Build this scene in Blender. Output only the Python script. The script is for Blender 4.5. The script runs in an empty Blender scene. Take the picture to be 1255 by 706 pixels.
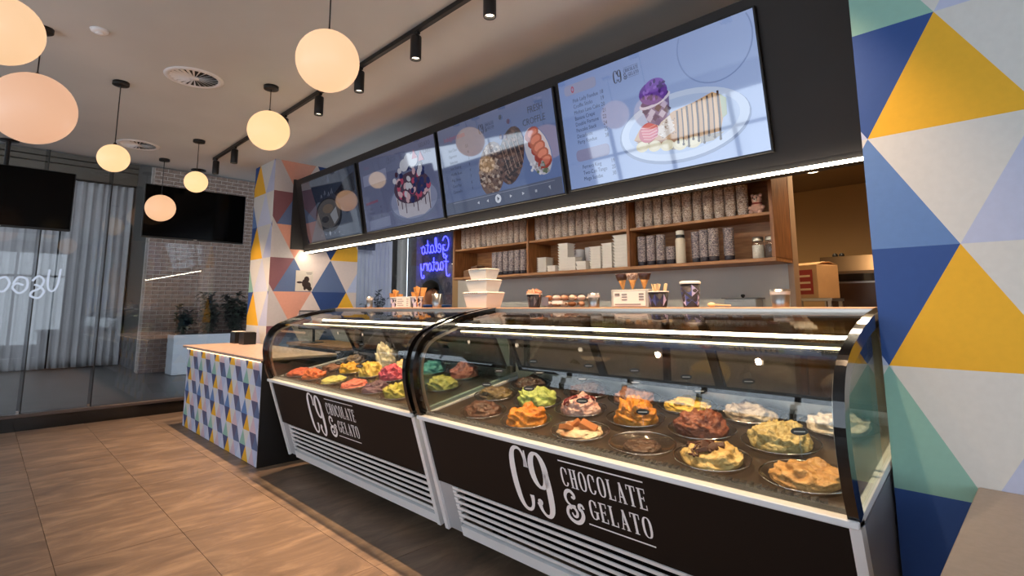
import bpy, math, random
from mathutils import Vector, Matrix, noise
R = math.radians
S = bpy.context.scene
COL = S.collection

# ---------------------------------------------------------------- camera
cam_d = bpy.data.cameras.new('camera')
cam = bpy.data.objects.new('camera', cam_d); COL.objects.link(cam); S.camera = cam
cam_d.sensor_width = 36.0; cam_d.lens = 654.418 / 1255 * 36.0
cam_d.shift_y = -65.265 / 1255; cam_d.clip_start = 0.05; cam_d.clip_end = 200
_a, _b, _c = R(45.34645), R(7.67514), R(-0.18494)
_f = Vector((-math.sin(_a) * math.cos(_b), math.cos(_a) * math.cos(_b), math.sin(_b)))
_r0 = Vector((math.cos(_a), math.sin(_a), 0)); _u0 = _r0.cross(_f)
_r = _r0 * math.cos(_c) + _u0 * math.sin(_c); _u = -_r0 * math.sin(_c) + _u0 * math.cos(_c)
_m = Matrix((_r, _u, -_f)).transposed().to_4x4(); _m.translation = (0, 0, 1.35)
cam.matrix_world = _m

# ---------------------------------------------------------------- world, sun, exposure
S.view_settings.view_transform = 'Standard'; S.view_settings.look = 'None'
S.view_settings.exposure = 0.0; S.view_settings.gamma = 1.0; S.view_settings.use_curve_mapping = False
S.cycles.use_denoising = True
S.cycles.max_bounces = 10; S.cycles.transparent_max_bounces = 24; S.cycles.diffuse_bounces = 5
S.cycles.sample_clamp_indirect = 6.0; S.cycles.caustics_reflective = False; S.cycles.caustics_refractive = False
W = bpy.data.worlds.new('sky'); S.world = W; W.use_nodes = True
_bg = W.node_tree.nodes['Background']; _bg.inputs[0].default_value = (0.84, 0.92, 1.0, 1); _bg.inputs[1].default_value = 3.7
SPOT_W = 215.0        # each track spotlight
ZC = 3.222           # ceiling height

# ---------------------------------------------------------------- materials
MATS = {}
def srgb(r, g, b):
    f = lambda c: ((c / 255) / 12.92) if c / 255 <= 0.04045 else (((c / 255) + 0.055) / 1.055) ** 2.4
    return (f(r), f(g), f(b), 1)
def mat(name, col=None, rough=0.5, metal=0.0, spec=0.5, var=0.0, scale=8.0, stretch=(1, 1, 1), bump=0.0, bscale=None, emit=None, estr=0.0, col2=None, coat=0.0, sub=0.0):
    if name in MATS: return MATS[name]
    m = bpy.data.materials.new(name); m.use_nodes = True; MATS[name] = m
    nt = m.node_tree; p = nt.nodes['Principled BSDF']
    c = col if col else (0.5, 0.5, 0.5, 1)
    p.inputs['Base Color'].default_value = c
    p.inputs['Roughness'].default_value = rough; p.inputs['Metallic'].default_value = metal
    p.inputs['Specular IOR Level'].default_value = spec
    p.inputs['Coat Weight'].default_value = coat
    if emit: p.inputs['Emission Color'].default_value = emit; p.inputs['Emission Strength'].default_value = estr
    if var > 0 or bump > 0 or col2:
        tc = nt.nodes.new('ShaderNodeTexCoord'); mp = nt.nodes.new('ShaderNodeMapping'); mp.inputs['Scale'].default_value = stretch
        nt.links.new(tc.outputs['Object'], mp.inputs['Vector'])
        nz = nt.nodes.new('ShaderNodeTexNoise'); nz.inputs['Scale'].default_value = scale; nz.inputs['Detail'].default_value = 5
        nt.links.new(mp.outputs['Vector'], nz.inputs['Vector'])
        if var > 0 or col2:
            cr = nt.nodes.new('ShaderNodeValToRGB')
            lo = col2 if col2 else tuple(x * (1 - var) for x in c[:3]) + (1,)
            hi = c if col2 else tuple(min(1, x * (1 + var)) for x in c[:3]) + (1,)
            cr.color_ramp.elements[0].position = 0.35; cr.color_ramp.elements[1].position = 0.65
            cr.color_ramp.elements[0].color = lo; cr.color_ramp.elements[1].color = hi
            nt.links.new(nz.outputs['Fac'], cr.inputs['Fac']); nt.links.new(cr.outputs['Color'], p.inputs['Base Color'])
        if bump > 0:
            bp = nt.nodes.new('ShaderNodeBump'); bp.inputs['Strength'].default_value = bump; bp.inputs['Distance'].default_value = 0.01
            if bscale:
                n2 = nt.nodes.new('ShaderNodeTexNoise'); n2.inputs['Scale'].default_value = bscale; n2.inputs['Detail'].default_value = 4
                nt.links.new(mp.outputs['Vector'], n2.inputs['Vector']); nt.links.new(n2.outputs['Fac'], bp.inputs['Height'])
            else: nt.links.new(nz.outputs['Fac'], bp.inputs['Height'])
            nt.links.new(bp.outputs['Normal'], p.inputs['Normal'])
    return m
def glass_mat(name, tint=(1, 1, 1), ior=1.45, rough=0.0, dirt=0.0):
    if name in MATS: return MATS[name]
    m = bpy.data.materials.new(name); m.use_nodes = True; MATS[name] = m; nt = m.node_tree; nt.nodes.clear()
    o = nt.nodes.new('ShaderNodeOutputMaterial'); mx = nt.nodes.new('ShaderNodeMixShader'); fr = nt.nodes.new('ShaderNodeFresnel')
    t = nt.nodes.new('ShaderNodeBsdfTransparent'); g = nt.nodes.new('ShaderNodeBsdfGlossy')
    fr.inputs['IOR'].default_value = ior; t.inputs['Color'].default_value = (*tint, 1); g.inputs['Roughness'].default_value = rough
    # same Fresnel seen from inside and outside the thin sheet
    geo = nt.nodes.new('ShaderNodeNewGeometry'); vt = nt.nodes.new('ShaderNodeVectorMath'); vt.operation = 'DOT_PRODUCT'
    nt.links.new(geo.outputs['Incoming'], vt.inputs[0]); nt.links.new(geo.outputs['Normal'], vt.inputs[1])
    ab = nt.nodes.new('ShaderNodeMath'); ab.operation = 'ABSOLUTE'; nt.links.new(vt.outputs['Value'], ab.inputs[0])
    om = nt.nodes.new('ShaderNodeMath'); om.operation = 'SUBTRACT'; om.inputs[0].default_value = 1; nt.links.new(ab.outputs[0], om.inputs[1])
    pw = nt.nodes.new('ShaderNodeMath'); pw.operation = 'POWER'; pw.inputs[1].default_value = 5; nt.links.new(om.outputs[0], pw.inputs[0])
    f0 = ((ior - 1) / (ior + 1)) ** 2
    ma = nt.nodes.new('ShaderNodeMath'); ma.operation = 'MULTIPLY_ADD'; ma.inputs[1].default_value = 1 - f0; ma.inputs[2].default_value = f0
    nt.links.new(pw.outputs[0], ma.inputs[0]); nt.nodes.remove(fr)
    nt.links.new(ma.outputs[0], mx.inputs[0]); nt.links.new(t.outputs[0], mx.inputs[1]); nt.links.new(g.outputs[0], mx.inputs[2])
    nt.links.new(mx.outputs[0], o.inputs[0])
    return m
def emit_mat(name, col, strength, gloss=False, rough=0.12):
    if name in MATS: return MATS[name]
    if gloss:
        m = mat(name, (0.01, 0.01, 0.012, 1), rough=rough, spec=0.8, coat=1.0, emit=col, estr=strength); m.node_tree.nodes['Principled BSDF'].inputs['Coat IOR'].default_value = 1.8; return m
    m = bpy.data.materials.new(name); m.use_nodes = True; MATS[name] = m; nt = m.node_tree; nt.nodes.clear()
    o = nt.nodes.new('ShaderNodeOutputMaterial'); e = nt.nodes.new('ShaderNodeEmission')
    e.inputs[0].default_value = col; e.inputs[1].default_value = strength; nt.links.new(e.outputs[0], o.inputs[0])
    return m

M_ceil = mat('ceiling_paint', srgb(202, 204, 204), 0.9, var=0.03, scale=1.5)
M_black = mat('black_satin', srgb(22, 21, 22), 0.42)
M_blackgloss = mat('black_gloss', srgb(12, 11, 12), 0.12, coat=0.5)
M_bmetal = mat('black_powdercoat', srgb(24, 22, 22), 0.45, spec=0.4)
M_white = mat('white_enamel', srgb(240, 239, 240), 0.35, var=0.02)
M_steel = mat('brushed_steel', srgb(176, 172, 166), 0.32, metal=0.9, var=0.05, scale=30, stretch=(1, 12, 12))
M_chrome = mat('chrome', srgb(190, 190, 192), 0.14, metal=1.0)
M_wood = mat('oak_veneer', srgb(176, 126, 82), 0.5, col2=srgb(146, 98, 60), scale=5, stretch=(1.5, 12, 12))
M_wooddark = mat('oak_veneer_end', srgb(150, 98, 56), 0.5, col2=srgb(118, 72, 38), scale=5, stretch=(14, 14, 1.5))
M_greywall = mat('grey_paint', srgb(212, 206, 196), 0.85, var=0.03, scale=3)
M_brown = mat('front_panel_laminate', srgb(22, 15, 12), 0.6, spec=0.25, var=0.08, scale=2)
M_letter = mat('white_vinyl', srgb(250, 249, 251), 0.5)
M_fascia = mat('charcoal_laminate', srgb(40, 37, 37), 0.6, var=0.12, scale=2.5)
M_glass = glass_mat('clear_glass', (0.95, 0.96, 0.94), 1.6)
M_glassg = glass_mat('green_edge_glass', (0.80, 0.88, 0.86), 1.5)
M_pane = glass_mat('partition_glass', (0.86, 0.88, 0.90), 1.6)
M_clear = glass_mat('clear_plastic', (0.90, 0.90, 0.90), 1.5, 0.05)
M_steeldeck = mat('deck_steel', srgb(96, 86, 78), 0.34, metal=0.75, var=0.1, scale=6)
M_dark = mat('dark_interior', srgb(30, 28, 28), 0.6)

# ---------------------------------------------------------------- mesh helpers
class MB:
    def __init__(s): s.v = []; s.f = []; s.mi = []; s.sm = []; s.mats = []
    def slot(s, m):
        if m is None: return 0
        if m not in s.mats: s.mats.append(m)
        return s.mats.index(m)
    def add(s, vs, fs, m=None, smooth=False):
        o = len(s.v); k = s.slot(m)
        s.v.extend([tuple(p) for p in vs])
        for f in fs: s.f.append(tuple(i + o for i in f)); s.mi.append(k); s.sm.append(smooth)
        return s
    def box(s, x0, x1, y0, y1, z0, z1, m=None, b=0.0):
        if b <= 0:
            vs = [(x, y, z) for x in (x0, x1) for y in (y0, y1) for z in (z0, z1)]
            return s.add(vs, [(0, 1, 3, 2), (4, 6, 7, 5), (0, 4, 5, 1), (2, 3, 7, 6), (0, 2, 6, 4), (1, 5, 7, 3)], m)
        # chamfered box
        b = min(b, abs(x1 - x0) / 2.01, abs(y1 - y0) / 2.01, abs(z1 - z0) / 2.01)
        prof = lambda a0, a1, c0, c1: [(a0 + b, c0), (a1 - b, c0), (a1, c0 + b), (a1, c1 - b), (a1 - b, c1), (a0 + b, c1), (a0, c1 - b), (a0, c0 + b)]
        rings = []
        for z, i in ((z0, b), (z0 + b, 0), (z1 - b, 0), (z1, b)):
            rings.append([(x, y, z) for x, y in prof(x0 + i, x1 - i, y0 + i, y1 - i)])
        vs = [p for r in rings for p in r]; fs = [tuple(range(7, -1, -1)), tuple(range(24, 32))]
        for k in range(3):
            for i in range(8): fs.append((k * 8 + i, k * 8 + (i + 1) % 8, k * 8 + 8 + (i + 1) % 8, k * 8 + 8 + i))
        return s.add(vs, fs, m)
    def prism(s, pts, axis, a0, a1, m=None, smooth=False, caps=True):
        # pts: closed 2-D outline; axis 'x': pts=(y,z); 'y': pts=(x,z); 'z': pts=(x,y)
        mk = {'x': lambda a, p: (a, p[0], p[1]), 'y': lambda a, p: (p[0], a, p[1]), 'z': lambda a, p: (p[0], p[1], a)}[axis]
        n = len(pts); vs = [mk(a0, p) for p in pts] + [mk(a1, p) for p in pts]
        fs = [(i, (i + 1) % n, n + (i + 1) % n, n + i) for i in range(n)]
        s.add(vs, fs, m, smooth)
        if caps: s.add(vs, [tuple(range(n - 1, -1, -1)), tuple(range(n, 2 * n))], m)
        return s
    def lathe(s, prof, c=(0, 0, 0), n=24, m=None, smooth=True, sx=1.0, sy=1.0, caps=True):
        vs = []; fs = []
        for r, z in prof:
            for i in range(n):
                a = 2 * math.pi * i / n; vs.append((c[0] + r * sx * math.cos(a), c[1] + r * sy * math.sin(a), c[2] + z))
        for k in range(len(prof) - 1):
            for i in range(n): fs.append((k * n + i, k * n + (i + 1) % n, k * n + n + (i + 1) % n, k * n + n + i))
        s.add(vs, fs, m, smooth)
        if caps and prof[0][0] > 1e-6: s.add(vs[:n], [tuple(range(n - 1, -1, -1))], m)
        if caps and prof[-1][0] > 1e-6: s.add(vs[-n:], [tuple(range(n))], m)
        return s
    def tube(s, pts, r, n=8, m=None, closed=False):
        pts = [Vector(p) for p in pts]; rr = r if isinstance(r, (list, tuple)) else [r] * len(pts)
        vs = []; fs = []; L = len(pts); up = None
        for i, p in enumerate(pts):
            a = pts[i - 1] if i else (pts[-1] if closed else p); b = pts[i + 1] if i < L - 1 else (pts[0] if closed else p)
            t = (b - a); t = t.normalized() if t.length > 1e-9 else Vector((0, 0, 1))
            if up is None: up = Vector((0, 0, 1)) if abs(t.z) < 0.9 else Vector((1, 0, 0))
            x = t.cross(up)
            if x.length < 1e-6: x = t.cross(Vector((0.3, 0.9, 0.1)))
            x.normalize(); y = x.cross(t).normalized(); up = y
            for k in range(n):
                q = 2 * math.pi * k / n; vs.append(p + (x * math.cos(q) + y * math.sin(q)) * rr[i])
        for i in range(L if closed else L - 1):
            j = (i + 1) % L
            for k in range(n): fs.append((i * n + k, i * n + (k + 1) % n, j * n + (k + 1) % n, j * n + k))
        s.add(vs, fs, m, True)
        if not closed: s.add(vs, [tuple(range(n - 1, -1, -1)), tuple(range((L - 1) * n, L * n))], m)
        return s
    def poly(s, pts, m=None): return s.add(pts, [tuple(range(len(pts)))], m)
    def ball(s, c, r, m=None, nu=20, nv=12, sx=1, sy=1, sz=1):
        prof = []
        vs = []; fs = []
        for j in range(nv + 1):
            t = math.pi * j / nv
            for i in range(nu):
                a = 2 * math.pi * i / nu
                vs.append((c[0] + r * sx * math.sin(t) * math.cos(a), c[1] + r * sy * math.sin(t) * math.sin(a), c[2] + r * sz * math.cos(t)))
        for j in range(nv):
            for i in range(nu): fs.append((j * nu + i, j * nu + nu + i, j * nu + nu + (i + 1) % nu, j * nu + (i + 1) % nu))
        return s.add(vs, fs, m, True)
    def mesh(s, name, m=None):
        me = bpy.data.meshes.new(name); me.from_pydata(s.v, [], s.f)
        ms = s.mats if s.mats else ([m] if m else [])
        for x in ms: me.materials.append(x)
        for i, p in enumerate(me.polygons):
            p.material_index = s.mi[i] if s.mats else 0; p.use_smooth = s.sm[i]
        me.update(); return me
    def build(s, name, m=None, parent=None, loc=None):
        o = bpy.data.objects.new(name, s.mesh(name, m)); COL.objects.link(o)
        if parent: o.parent = parent
        if loc: o.location = loc
        return o
def tag(o, label=None, cat=None, group=None, kind=None):
    if label: o['label'] = label
    if cat: o['category'] = cat
    if group: o['group'] = group
    if kind: o['kind'] = kind
    return o
def empty(name, loc=(0, 0, 0), rz=0.0, label=None, cat=None, group=None):
    o = bpy.data.objects.new(name, None); COL.objects.link(o); o.location = loc; o.rotation_euler = (0, 0, rz); o.empty_display_size = 0.1
    return tag(o, label, cat, group)
def inst(name, mesh, parent=None, loc=(0, 0, 0), rz=0.0, sc=None):
    o = bpy.data.objects.new(name, mesh); COL.objects.link(o); o.location = loc; o.rotation_euler = (0, 0, rz)
    if sc: o.scale = sc
    if parent: o.parent = parent
    return o
def structure(o): o['kind'] = 'structure'; return o
def clip(poly, u0, u1, v0, v1):
    def cut(ps, ins, isec):
        out = []
        for i in range(len(ps)):
            a, b = ps[i - 1], ps[i]
            if ins(b):
                if not ins(a): out.append(isec(a, b))
                out.append(b)
            elif ins(a): out.append(isec(a, b))
        return out
    def at(k, val): return lambda a, b: tuple(a[j] + (b[j] - a[j]) * (val - a[k]) / (b[k] - a[k]) for j in (0, 1))
    for ins, isec in ((lambda p: p[0] >= u0 - 1e-9, at(0, u0)), (lambda p: p[0] <= u1 + 1e-9, at(0, u1)), (lambda p: p[1] >= v0 - 1e-9, at(1, v0)), (lambda p: p[1] <= v1 + 1e-9, at(1, v1))):
        poly = cut(poly, ins, isec)
        if len(poly) < 3: return []
    return poly
def triangles(u0, u1, v0, v1, uo, vo, a, h, colour):
    """printed triangle wallpaper: colour(row, k, up) -> material; vertices of even rows at uo + k a"""
    out = []
    for r in range(math.floor((v0 - vo) / h), math.ceil((v1 - vo) / h)):
        zb, zt = vo + r * h, vo + (r + 1) * h
        ob = uo + (0 if r % 2 == 0 else -a / 2); ot = uo + (-a / 2 if r % 2 == 0 else 0)
        for k in range(math.floor((u0 - uo) / a) - 2, math.ceil((u1 - uo) / a) + 3):
            ax = ot + k * a                                   # apex on the upper line
            p = clip([(ax - a / 2, zb), (ax + a / 2, zb), (ax, zt)], u0, u1, v0, v1)
            if p: out.append((p, colour(r, k, True)))
            bx = ob + k * a                                   # apex on the lower line
            p = clip([(bx - a / 2, zt), (bx, zb), (bx + a / 2, zt)], u0, u1, v0, v1)
            if p: out.append((p, colour(r, k, False)))
    return out
def smooth_path(pts, per=6, closed=False):
    pts = [Vector(p) for p in pts]; n = len(pts); out = []
    g = lambda i: pts[i % n] if closed else pts[max(0, min(n - 1, i))]
    for i in range(n if closed else n - 1):
        p0, p1, p2, p3 = g(i - 1), g(i), g(i + 1), g(i + 2)
        for k in range(per):
            t = k / per
            out.append(0.5 * ((2 * p1) + (p2 - p0) * t + (2 * p0 - 5 * p1 + 4 * p2 - p3) * t * t + (3 * p1 - p0 - 3 * p2 + p3) * t ** 3))
    if not closed: out.append(pts[-1])
    return out
# ================================================================= STRUCTURE
rnd = random.Random(7)
# ---- stone floor tiles
def stone():
    m = bpy.data.materials.new('stone_tile'); m.use_nodes = True; nt = m.node_tree; p = nt.nodes['Principled BSDF']
    tc = nt.nodes.new('ShaderNodeTexCoord'); oi = nt.nodes.new('ShaderNodeObjectInfo'); ad = nt.nodes.new('ShaderNodeVectorMath'); ad.operation = 'MULTIPLY_ADD'
    ad.inputs[1].default_value = (1, 1, 1); cmb = nt.nodes.new('ShaderNodeMath'); cmb.operation = 'MULTIPLY'; cmb.inputs[1].default_value = 37
    nt.links.new(oi.outputs['Random'], cmb.inputs[0]); nt.links.new(tc.outputs['Object'], ad.inputs[0]); nt.links.new(cmb.outputs[0], ad.inputs[2])
    mp = nt.nodes.new('ShaderNodeMapping'); mp.inputs['Rotation'].default_value = (0, 0, R(14)); mp.inputs['Scale'].default_value = (3.4, 1.0, 1); nt.links.new(ad.outputs[0], mp.inputs['Vector'])
    nz = nt.nodes.new('ShaderNodeTexNoise'); nz.inputs['Scale'].default_value = 1.9; nz.inputs['Detail'].default_value = 9; nz.inputs['Roughness'].default_value = 0.66; nz.inputs['Distortion'].default_value = 0.9
    nt.links.new(mp.outputs[0], nz.inputs['Vector'])
    cr = nt.nodes.new('ShaderNodeValToRGB'); e = cr.color_ramp.elements
    e[0].position = 0.28; e[0].color = srgb(98, 83, 71); e[1].position = 0.74; e[1].color = srgb(165, 140, 116)
    x = cr.color_ramp.elements.new(0.5); x.color = srgb(128, 107, 90)
    nt.links.new(nz.outputs['Fac'], cr.inputs['Fac']); nt.links.new(cr.outputs[0], p.inputs['Base Color'])
    p.inputs['Roughness'].default_value = 0.42; p.inputs['Specular IOR Level'].default_value = 0.4
    bp = nt.nodes.new('ShaderNodeBump'); bp.inputs['Strength'].default_value = 0.06; nt.links.new(nz.outputs['Fac'], bp.inputs['Height']); nt.links.new(bp.outputs[0], p.inputs['Normal'])
    return m
M_stone = stone(); M_grout = mat('grout', srgb(116, 102, 90), 0.9)
floor = structure(MB().box(-8.27, 3.5, -4, 6.4, -0.1, -0.006).build('floor', M_grout))
tile_me = MB().box(-0.5985, 0.5985, -0.2985, 0.2985, -0.0055, 0.0).mesh('floor_tile', M_stone)
for i in range(-5, 6):
    for j in range(-8, 9):
        x, y = -2.655 + 0.6 + 1.2 * i, 1.0 + 0.3 + 0.6 * j
        if -7.62 < x < 2.9 and -3.7 < y < 6.2: inst('floor_tile', tile_me, floor, (x, y, 0))
half = MB().box(-0.3745, 0.3745, -0.2985, 0.2985, -0.0055, 0.0).mesh('floor_tile_cut', M_stone)
for j in range(-8, 9):
    y = 1.3 + 0.6 * j
    if -3.7 < y < 3.9: inst('floor_tile', half, floor, (-7.832, y, 0))
# ---- ceiling, rear and far walls of the shop
structure(MB().box(-8.34, 3.5, -4, 4.2, ZC, ZC + 0.12).build('ceiling', M_ceil))
structure(MB().box(-4.75, -0.437, 3.90, 6.36, 2.6, 2.7).build('ceiling_kitchen', mat('kitchen_ceiling_paint', srgb(150, 128, 98), 0.9)))
wb = MB(); wb.box(-4.75, -1.236, 3.83, 3.90, 0, ZC); wb.box(-1.236, -0.437, 3.83, 3.90, 2.6, ZC)
structure(wb.build('wall_back', M_greywall))
M_kit = mat('kitchen_wall_paint', srgb(178, 146, 104), 0.85, var=0.03, scale=2)
structure(MB().box(-4.75, -0.437, 6.36, 6.5, 0, 2.7).build('wall_kitchen', M_kit))
structure(MB().box(-4.85, -4.75, 3.83, 6.5, 0, ZC).build('wall_kitchen_left', M_kit))
structure(MB().box(-0.437, -0.3, 2.36, 6.5, 0, ZC).build('wall_partition', M_kit))
M_beh = mat('rear_wall_paint', srgb(150, 140, 130), 0.9)
# shop front windows right of the viewer, plus an added fill window behind, for daylight
def window_wall(name, wname, axis, pos, a0, a1, wa0, wa1, wz0, wz1, n, transom, m=M_beh):
    w = MB()
    def bx(p0, p1, z0, z1):
        if axis == 'x': w.box(pos, pos + 0.15, p0, p1, z0, z1)
        else: w.box(p0, p1, pos - 0.15, pos, z0, z1)
    bx(a0, wa0, 0, ZC); bx(wa1, a1, 0, ZC); bx(wa0, wa1, 0, wz0); bx(wa0, wa1, wz1, ZC)
    structure(w.build(name, m))
    e = empty(wname, (0, 0, 0)); structure(e)
    st = (wa1 - wa0) / n
    def fb(nm, p0, p1, z0, z1, mm, d0=0.04, d1=0.11):
        b = MB()
        if axis == 'x': b.box(pos + d0, pos + d1, p0, p1, z0, z1)
        else: b.box(p0, p1, pos - d1, pos - d0, z0, z1)
        return b.build(nm, mm, e)
    for i in range(n + 1): fb('mullion', wa0 + st * i - 0.03, wa0 + st * i + 0.03, wz0, wz1, M_bmetal)
    fb('transom', wa0, wa1, transom - 0.03, transom + 0.03, M_bmetal, 0.035, 0.105)
    for i in range(n):
        fb('pane', wa0 + st * i + 0.03, wa0 + st * (i + 1) - 0.03, wz0, wz1, M_pane, 0.07, 0.078)
window_wall('wall_street', 'window_3', 'x', 3.5, -4, 2.36, -3.7, 1.7, 0.35, 2.9, 5, 2.25)
window_wall('wall_behind', 'fill_window', 'y', -4, -8.34, 3.65, -7.6, 2.6, 0.5, 2.8, 8, 2.2)  # window unseen behind the viewer, added for fill daylight

# ---- triangle wallpaper
PT = {k: mat('print_' + k, srgb(*v), 0.75, var=0.02, scale=40) for k, v in dict(
    yellow=(240, 182, 44), navy=(45, 80, 146), midblue=(98, 134, 190), white=(218, 216, 212), lavender=(190, 197, 224), teal=(146, 190, 176),
    grey=(196, 190, 190), pink=(222, 158, 136), maroon=(128, 84, 92), slate=(92, 110, 148), deep=(38, 66, 122), cream=(224, 206, 198), rose=(214, 186, 196), paleb=(206, 212, 232), dusk=(92, 90, 120), ink=(66, 78, 122)).items()}
def wall_colour(r, k, up):
    if r % 2 == 0:
        if up: return PT[('teal' if r % 4 == 0 else 'midblue')] if k % 2 == 0 else PT['lavender']
        return PT['white']
    if up: return PT['yellow'] if k % 2 == 0 else PT['lavender']
    return PT['navy'] if k % 2 == 0 else PT['white']
YW = 2.2
wr = MB(); wr.box(-0.437, 3.5, YW + 0.002, YW + 0.16, 0, ZC, mat('plaster', srgb(214, 212, 208), 0.85))
for p, m in triangles(-0.437, 3.5, 0, ZC, -0.198, 0.755, 0.442, 0.3945, wall_colour): wr.poly([(u, YW, v) for u, v in p], m)
structure(wr.build('wall_right'))
# pillar at the far left of the counter
PX0, PX1, PY0, PY1 = -7.48, -6.79, 2.5, 3.68
def pil_left(r, k, up):
    if r % 2 == 1:
        if up: return PT['yellow'] if k % 2 == 0 else PT['lavender']
        return (PT['navy'] if k % 2 == 0 else PT['white'])
    if up: return (PT['teal'] if r % 4 == 0 else PT['midblue']) if k % 2 == 0 else PT['paleb']
    return PT['white']
def pil_right(r, k, up):
    g = lambda d: PT[d.get(k, 'grey')]
    if r % 2 == 1: return g({0: 'grey', 1: 'cream', 2: 'yellow'}) if up else g({1: 'pink', 2: 'deep', 3: 'cream'})
    return g({1: 'slate', 2: 'slate', 3: 'lavender'}) if up else g({0: 'maroon', 1: 'cream', 2: 'cream'})
pl = MB(); pl.box(PX0, PX1 - 0.002, PY0 + 0.002, PY1, 0, ZC, M_greywall)
HP = 0.423; AP = 0.487
for p, m in triangles(PX0, PX1, 0, ZC, -7.306, 1.548 - 4 * HP, AP, HP, pil_left): pl.poly([(u, PY0, v) for u, v in p], m)
for p, m in triangles(PY0, PY1, 0, ZC, 2.555, 1.548 - 4 * HP, AP, HP, pil_right): pl.poly([(PX1, u, v) for u, v in p], m)
structure(pl.build('wall_pillar'))

# ---- glass partition on the left with its dark plinth
XG = -8.27
structure(MB().box(XG - 0.07, XG + 0.06, -4, 4.2, 0, 0.145, M_blackgloss).build('baseboard_left'))
structure(MB().box(XG - 0.05, XG + 0.075, -4, 4.2, 0.145, 0.182, b=0.004).build('trim_1', mat('bronze_sill', srgb(96, 82, 76), 0.35, metal=0.3)))
g1 = structure(empty('window_1', (XG, 0, 0)))
ys = [-4, -2.4, -1.0, 0.425, 1.05, 4.2]
for i in range(5): MB().box(-0.006, 0.006, ys[i] + 0.006, ys[i + 1] - (0.0345 if i < 4 else 0.006), 0.182, ZC).build('pane', M_pane, g1)
for y in ys[1:5]: 
    MB().box(-0.008, 0.008, y - 0.006, y + 0.006, 0.182, ZC).build('silicone_joint', M_black, g1)
    MB().box(-0.0075, 0.0075, y - 0.034, y - 0.0062, 0.182, ZC).build('frosted_edge', glass_mat('frosted_edge_glass', (0.62, 0.64, 0.67), 1.6, 0.2), g1)
    MB().box(-0.02, 0.02, y - 0.035, y - 0.012, 0.182, 0.215).build('clip', M_chrome, g1)
# ---- rear window beyond the pillar
structure(MB().box(-8.34, -4.85, 4.1, 4.2, 0, 0.95).build('wall_sill', M_greywall))
g2 = structure(empty('window_2', (0, 4.13, 0)))
for x0, x1 in ((-8.34, -6.55), (-6.55, -4.85)):
    MB().box(x0 + 0.02, x1 - 0.02, -0.006, 0.006, 0.95, ZC).build('pane', M_pane, g2)
    MB().box(x1 - 0.02, x1 + 0.02, -0.03, 0.03, 0.95, ZC).build('mullion', M_bmetal, g2)

# ---- outside the glass: paved walkway, brick wall, curtained windows
M_pave = mat('dark_pavers', srgb(86, 84, 82), 0.35, var=0.12, scale=3)
structure(MB().box(-17, -8.34, -6, 9.2, -0.12, -0.004).build('floor_outside', M_pave))
structure(MB().box(-17.2, -8.34, -5.2, 9.2, 5.0, 5.1).build('sky_blocker_roof', mat('sky_blocker_paint', srgb(92, 88, 86), 0.9)))  # unseen roof put over the walkway to hold back sky light
structure(MB().box(-17.2, -8.34, -6.1, -6.0, 0, 3.1).build('sky_blocker_end', mat('sky_blocker_paint', srgb(92, 88, 86), 0.9)))  # unseen end wall added to cut the light on curtains and brick
M_brick = mat('clay_brick', srgb(142, 116, 102), 0.9, col2=srgb(110, 88, 76), scale=14, bump=0.3)
M_mortar = mat('mortar', srgb(206, 198, 188), 0.95)
M_darkbrick = mat('dark_brick', srgb(96, 94, 106), 0.85, col2=srgb(70, 68, 80), scale=12)
XB = -13.5
wm = MB(); wm.box(XB - 0.4, XB - 0.012, 2.45, 6.95, 0, 5.0); wm.box(XB - 0.4, XB - 0.012, 8.75, 8.95, 0, 5.0); wm.box(XB - 0.4, XB - 0.012, 6.95, 8.75, 4.2, 5.0)
wo = structure(wm.build('wall_outside', M_mortar))
bl, bh, bj = 0.230, 0.076, 0.010
brick_me = MB().box(-0.02, 0.012, 0, bl, 0, bh, b=0.002).mesh('brick', M_brick)
bhalf_me = MB().box(-0.02, 0.012, 0, (bl - bj) / 2, 0, bh, b=0.002).mesh('brick_half', M_brick)
rest = MB(); nb = 0
for r in range(58):
    z = r * (bh + bj) + 0.004; y = 2.45
    first = True
    while y < 6.9:
        L = bl
        if first and r % 2: L = (bl - bj) / 2
        first = False
        if z < 2.88 and y < 4.45 and nb < 300:
            inst('brick', brick_me if L == bl else bhalf_me, wo, (XB - 0.012, y, z)); nb += 1
        else:
            rest.box(XB - 0.03, XB, y, min(y + L, 6.94), z, z + bh, b=0.002)
        y += L + bj
tag(rest.build('brickwork', M_brick, wo), kind='stuff')
endb = MB()
for r in range(58):
    z = r * (bh + bj) + 0.004
    endb.box(XB - 0.24, XB - 0.014, 2.435, 2.452, z, z + bh)
tag(endb.build('brick_return', mat('pale_brick', srgb(176, 160, 150), 0.9, var=0.1, scale=20), wo), kind='stuff')
# far brick wall with the neon sign
YF = 8.95
wf = structure(MB().box(-13.5, -8.34, YF + 0.012, YF + 0.3, 0, 5.0).build('wall_far', mat('dark_mortar', srgb(84, 82, 92), 0.95)))
fb = MB()
for r in range(10, 50):
    z = r * 0.086; x = -13.48 + (0.12 if r % 2 else 0)
    while x < -9.6: fb.box(x, x + bl, YF - 0.002, YF + 0.02, z, z + bh); x += bl + bj
tag(fb.build('brickwork', M_darkbrick, wf), kind='stuff')
structure(MB().box(-13.05, -12.75, YF - 0.2, YF, 0, 5.0).build('wall_pier', M_darkbrick))
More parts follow.
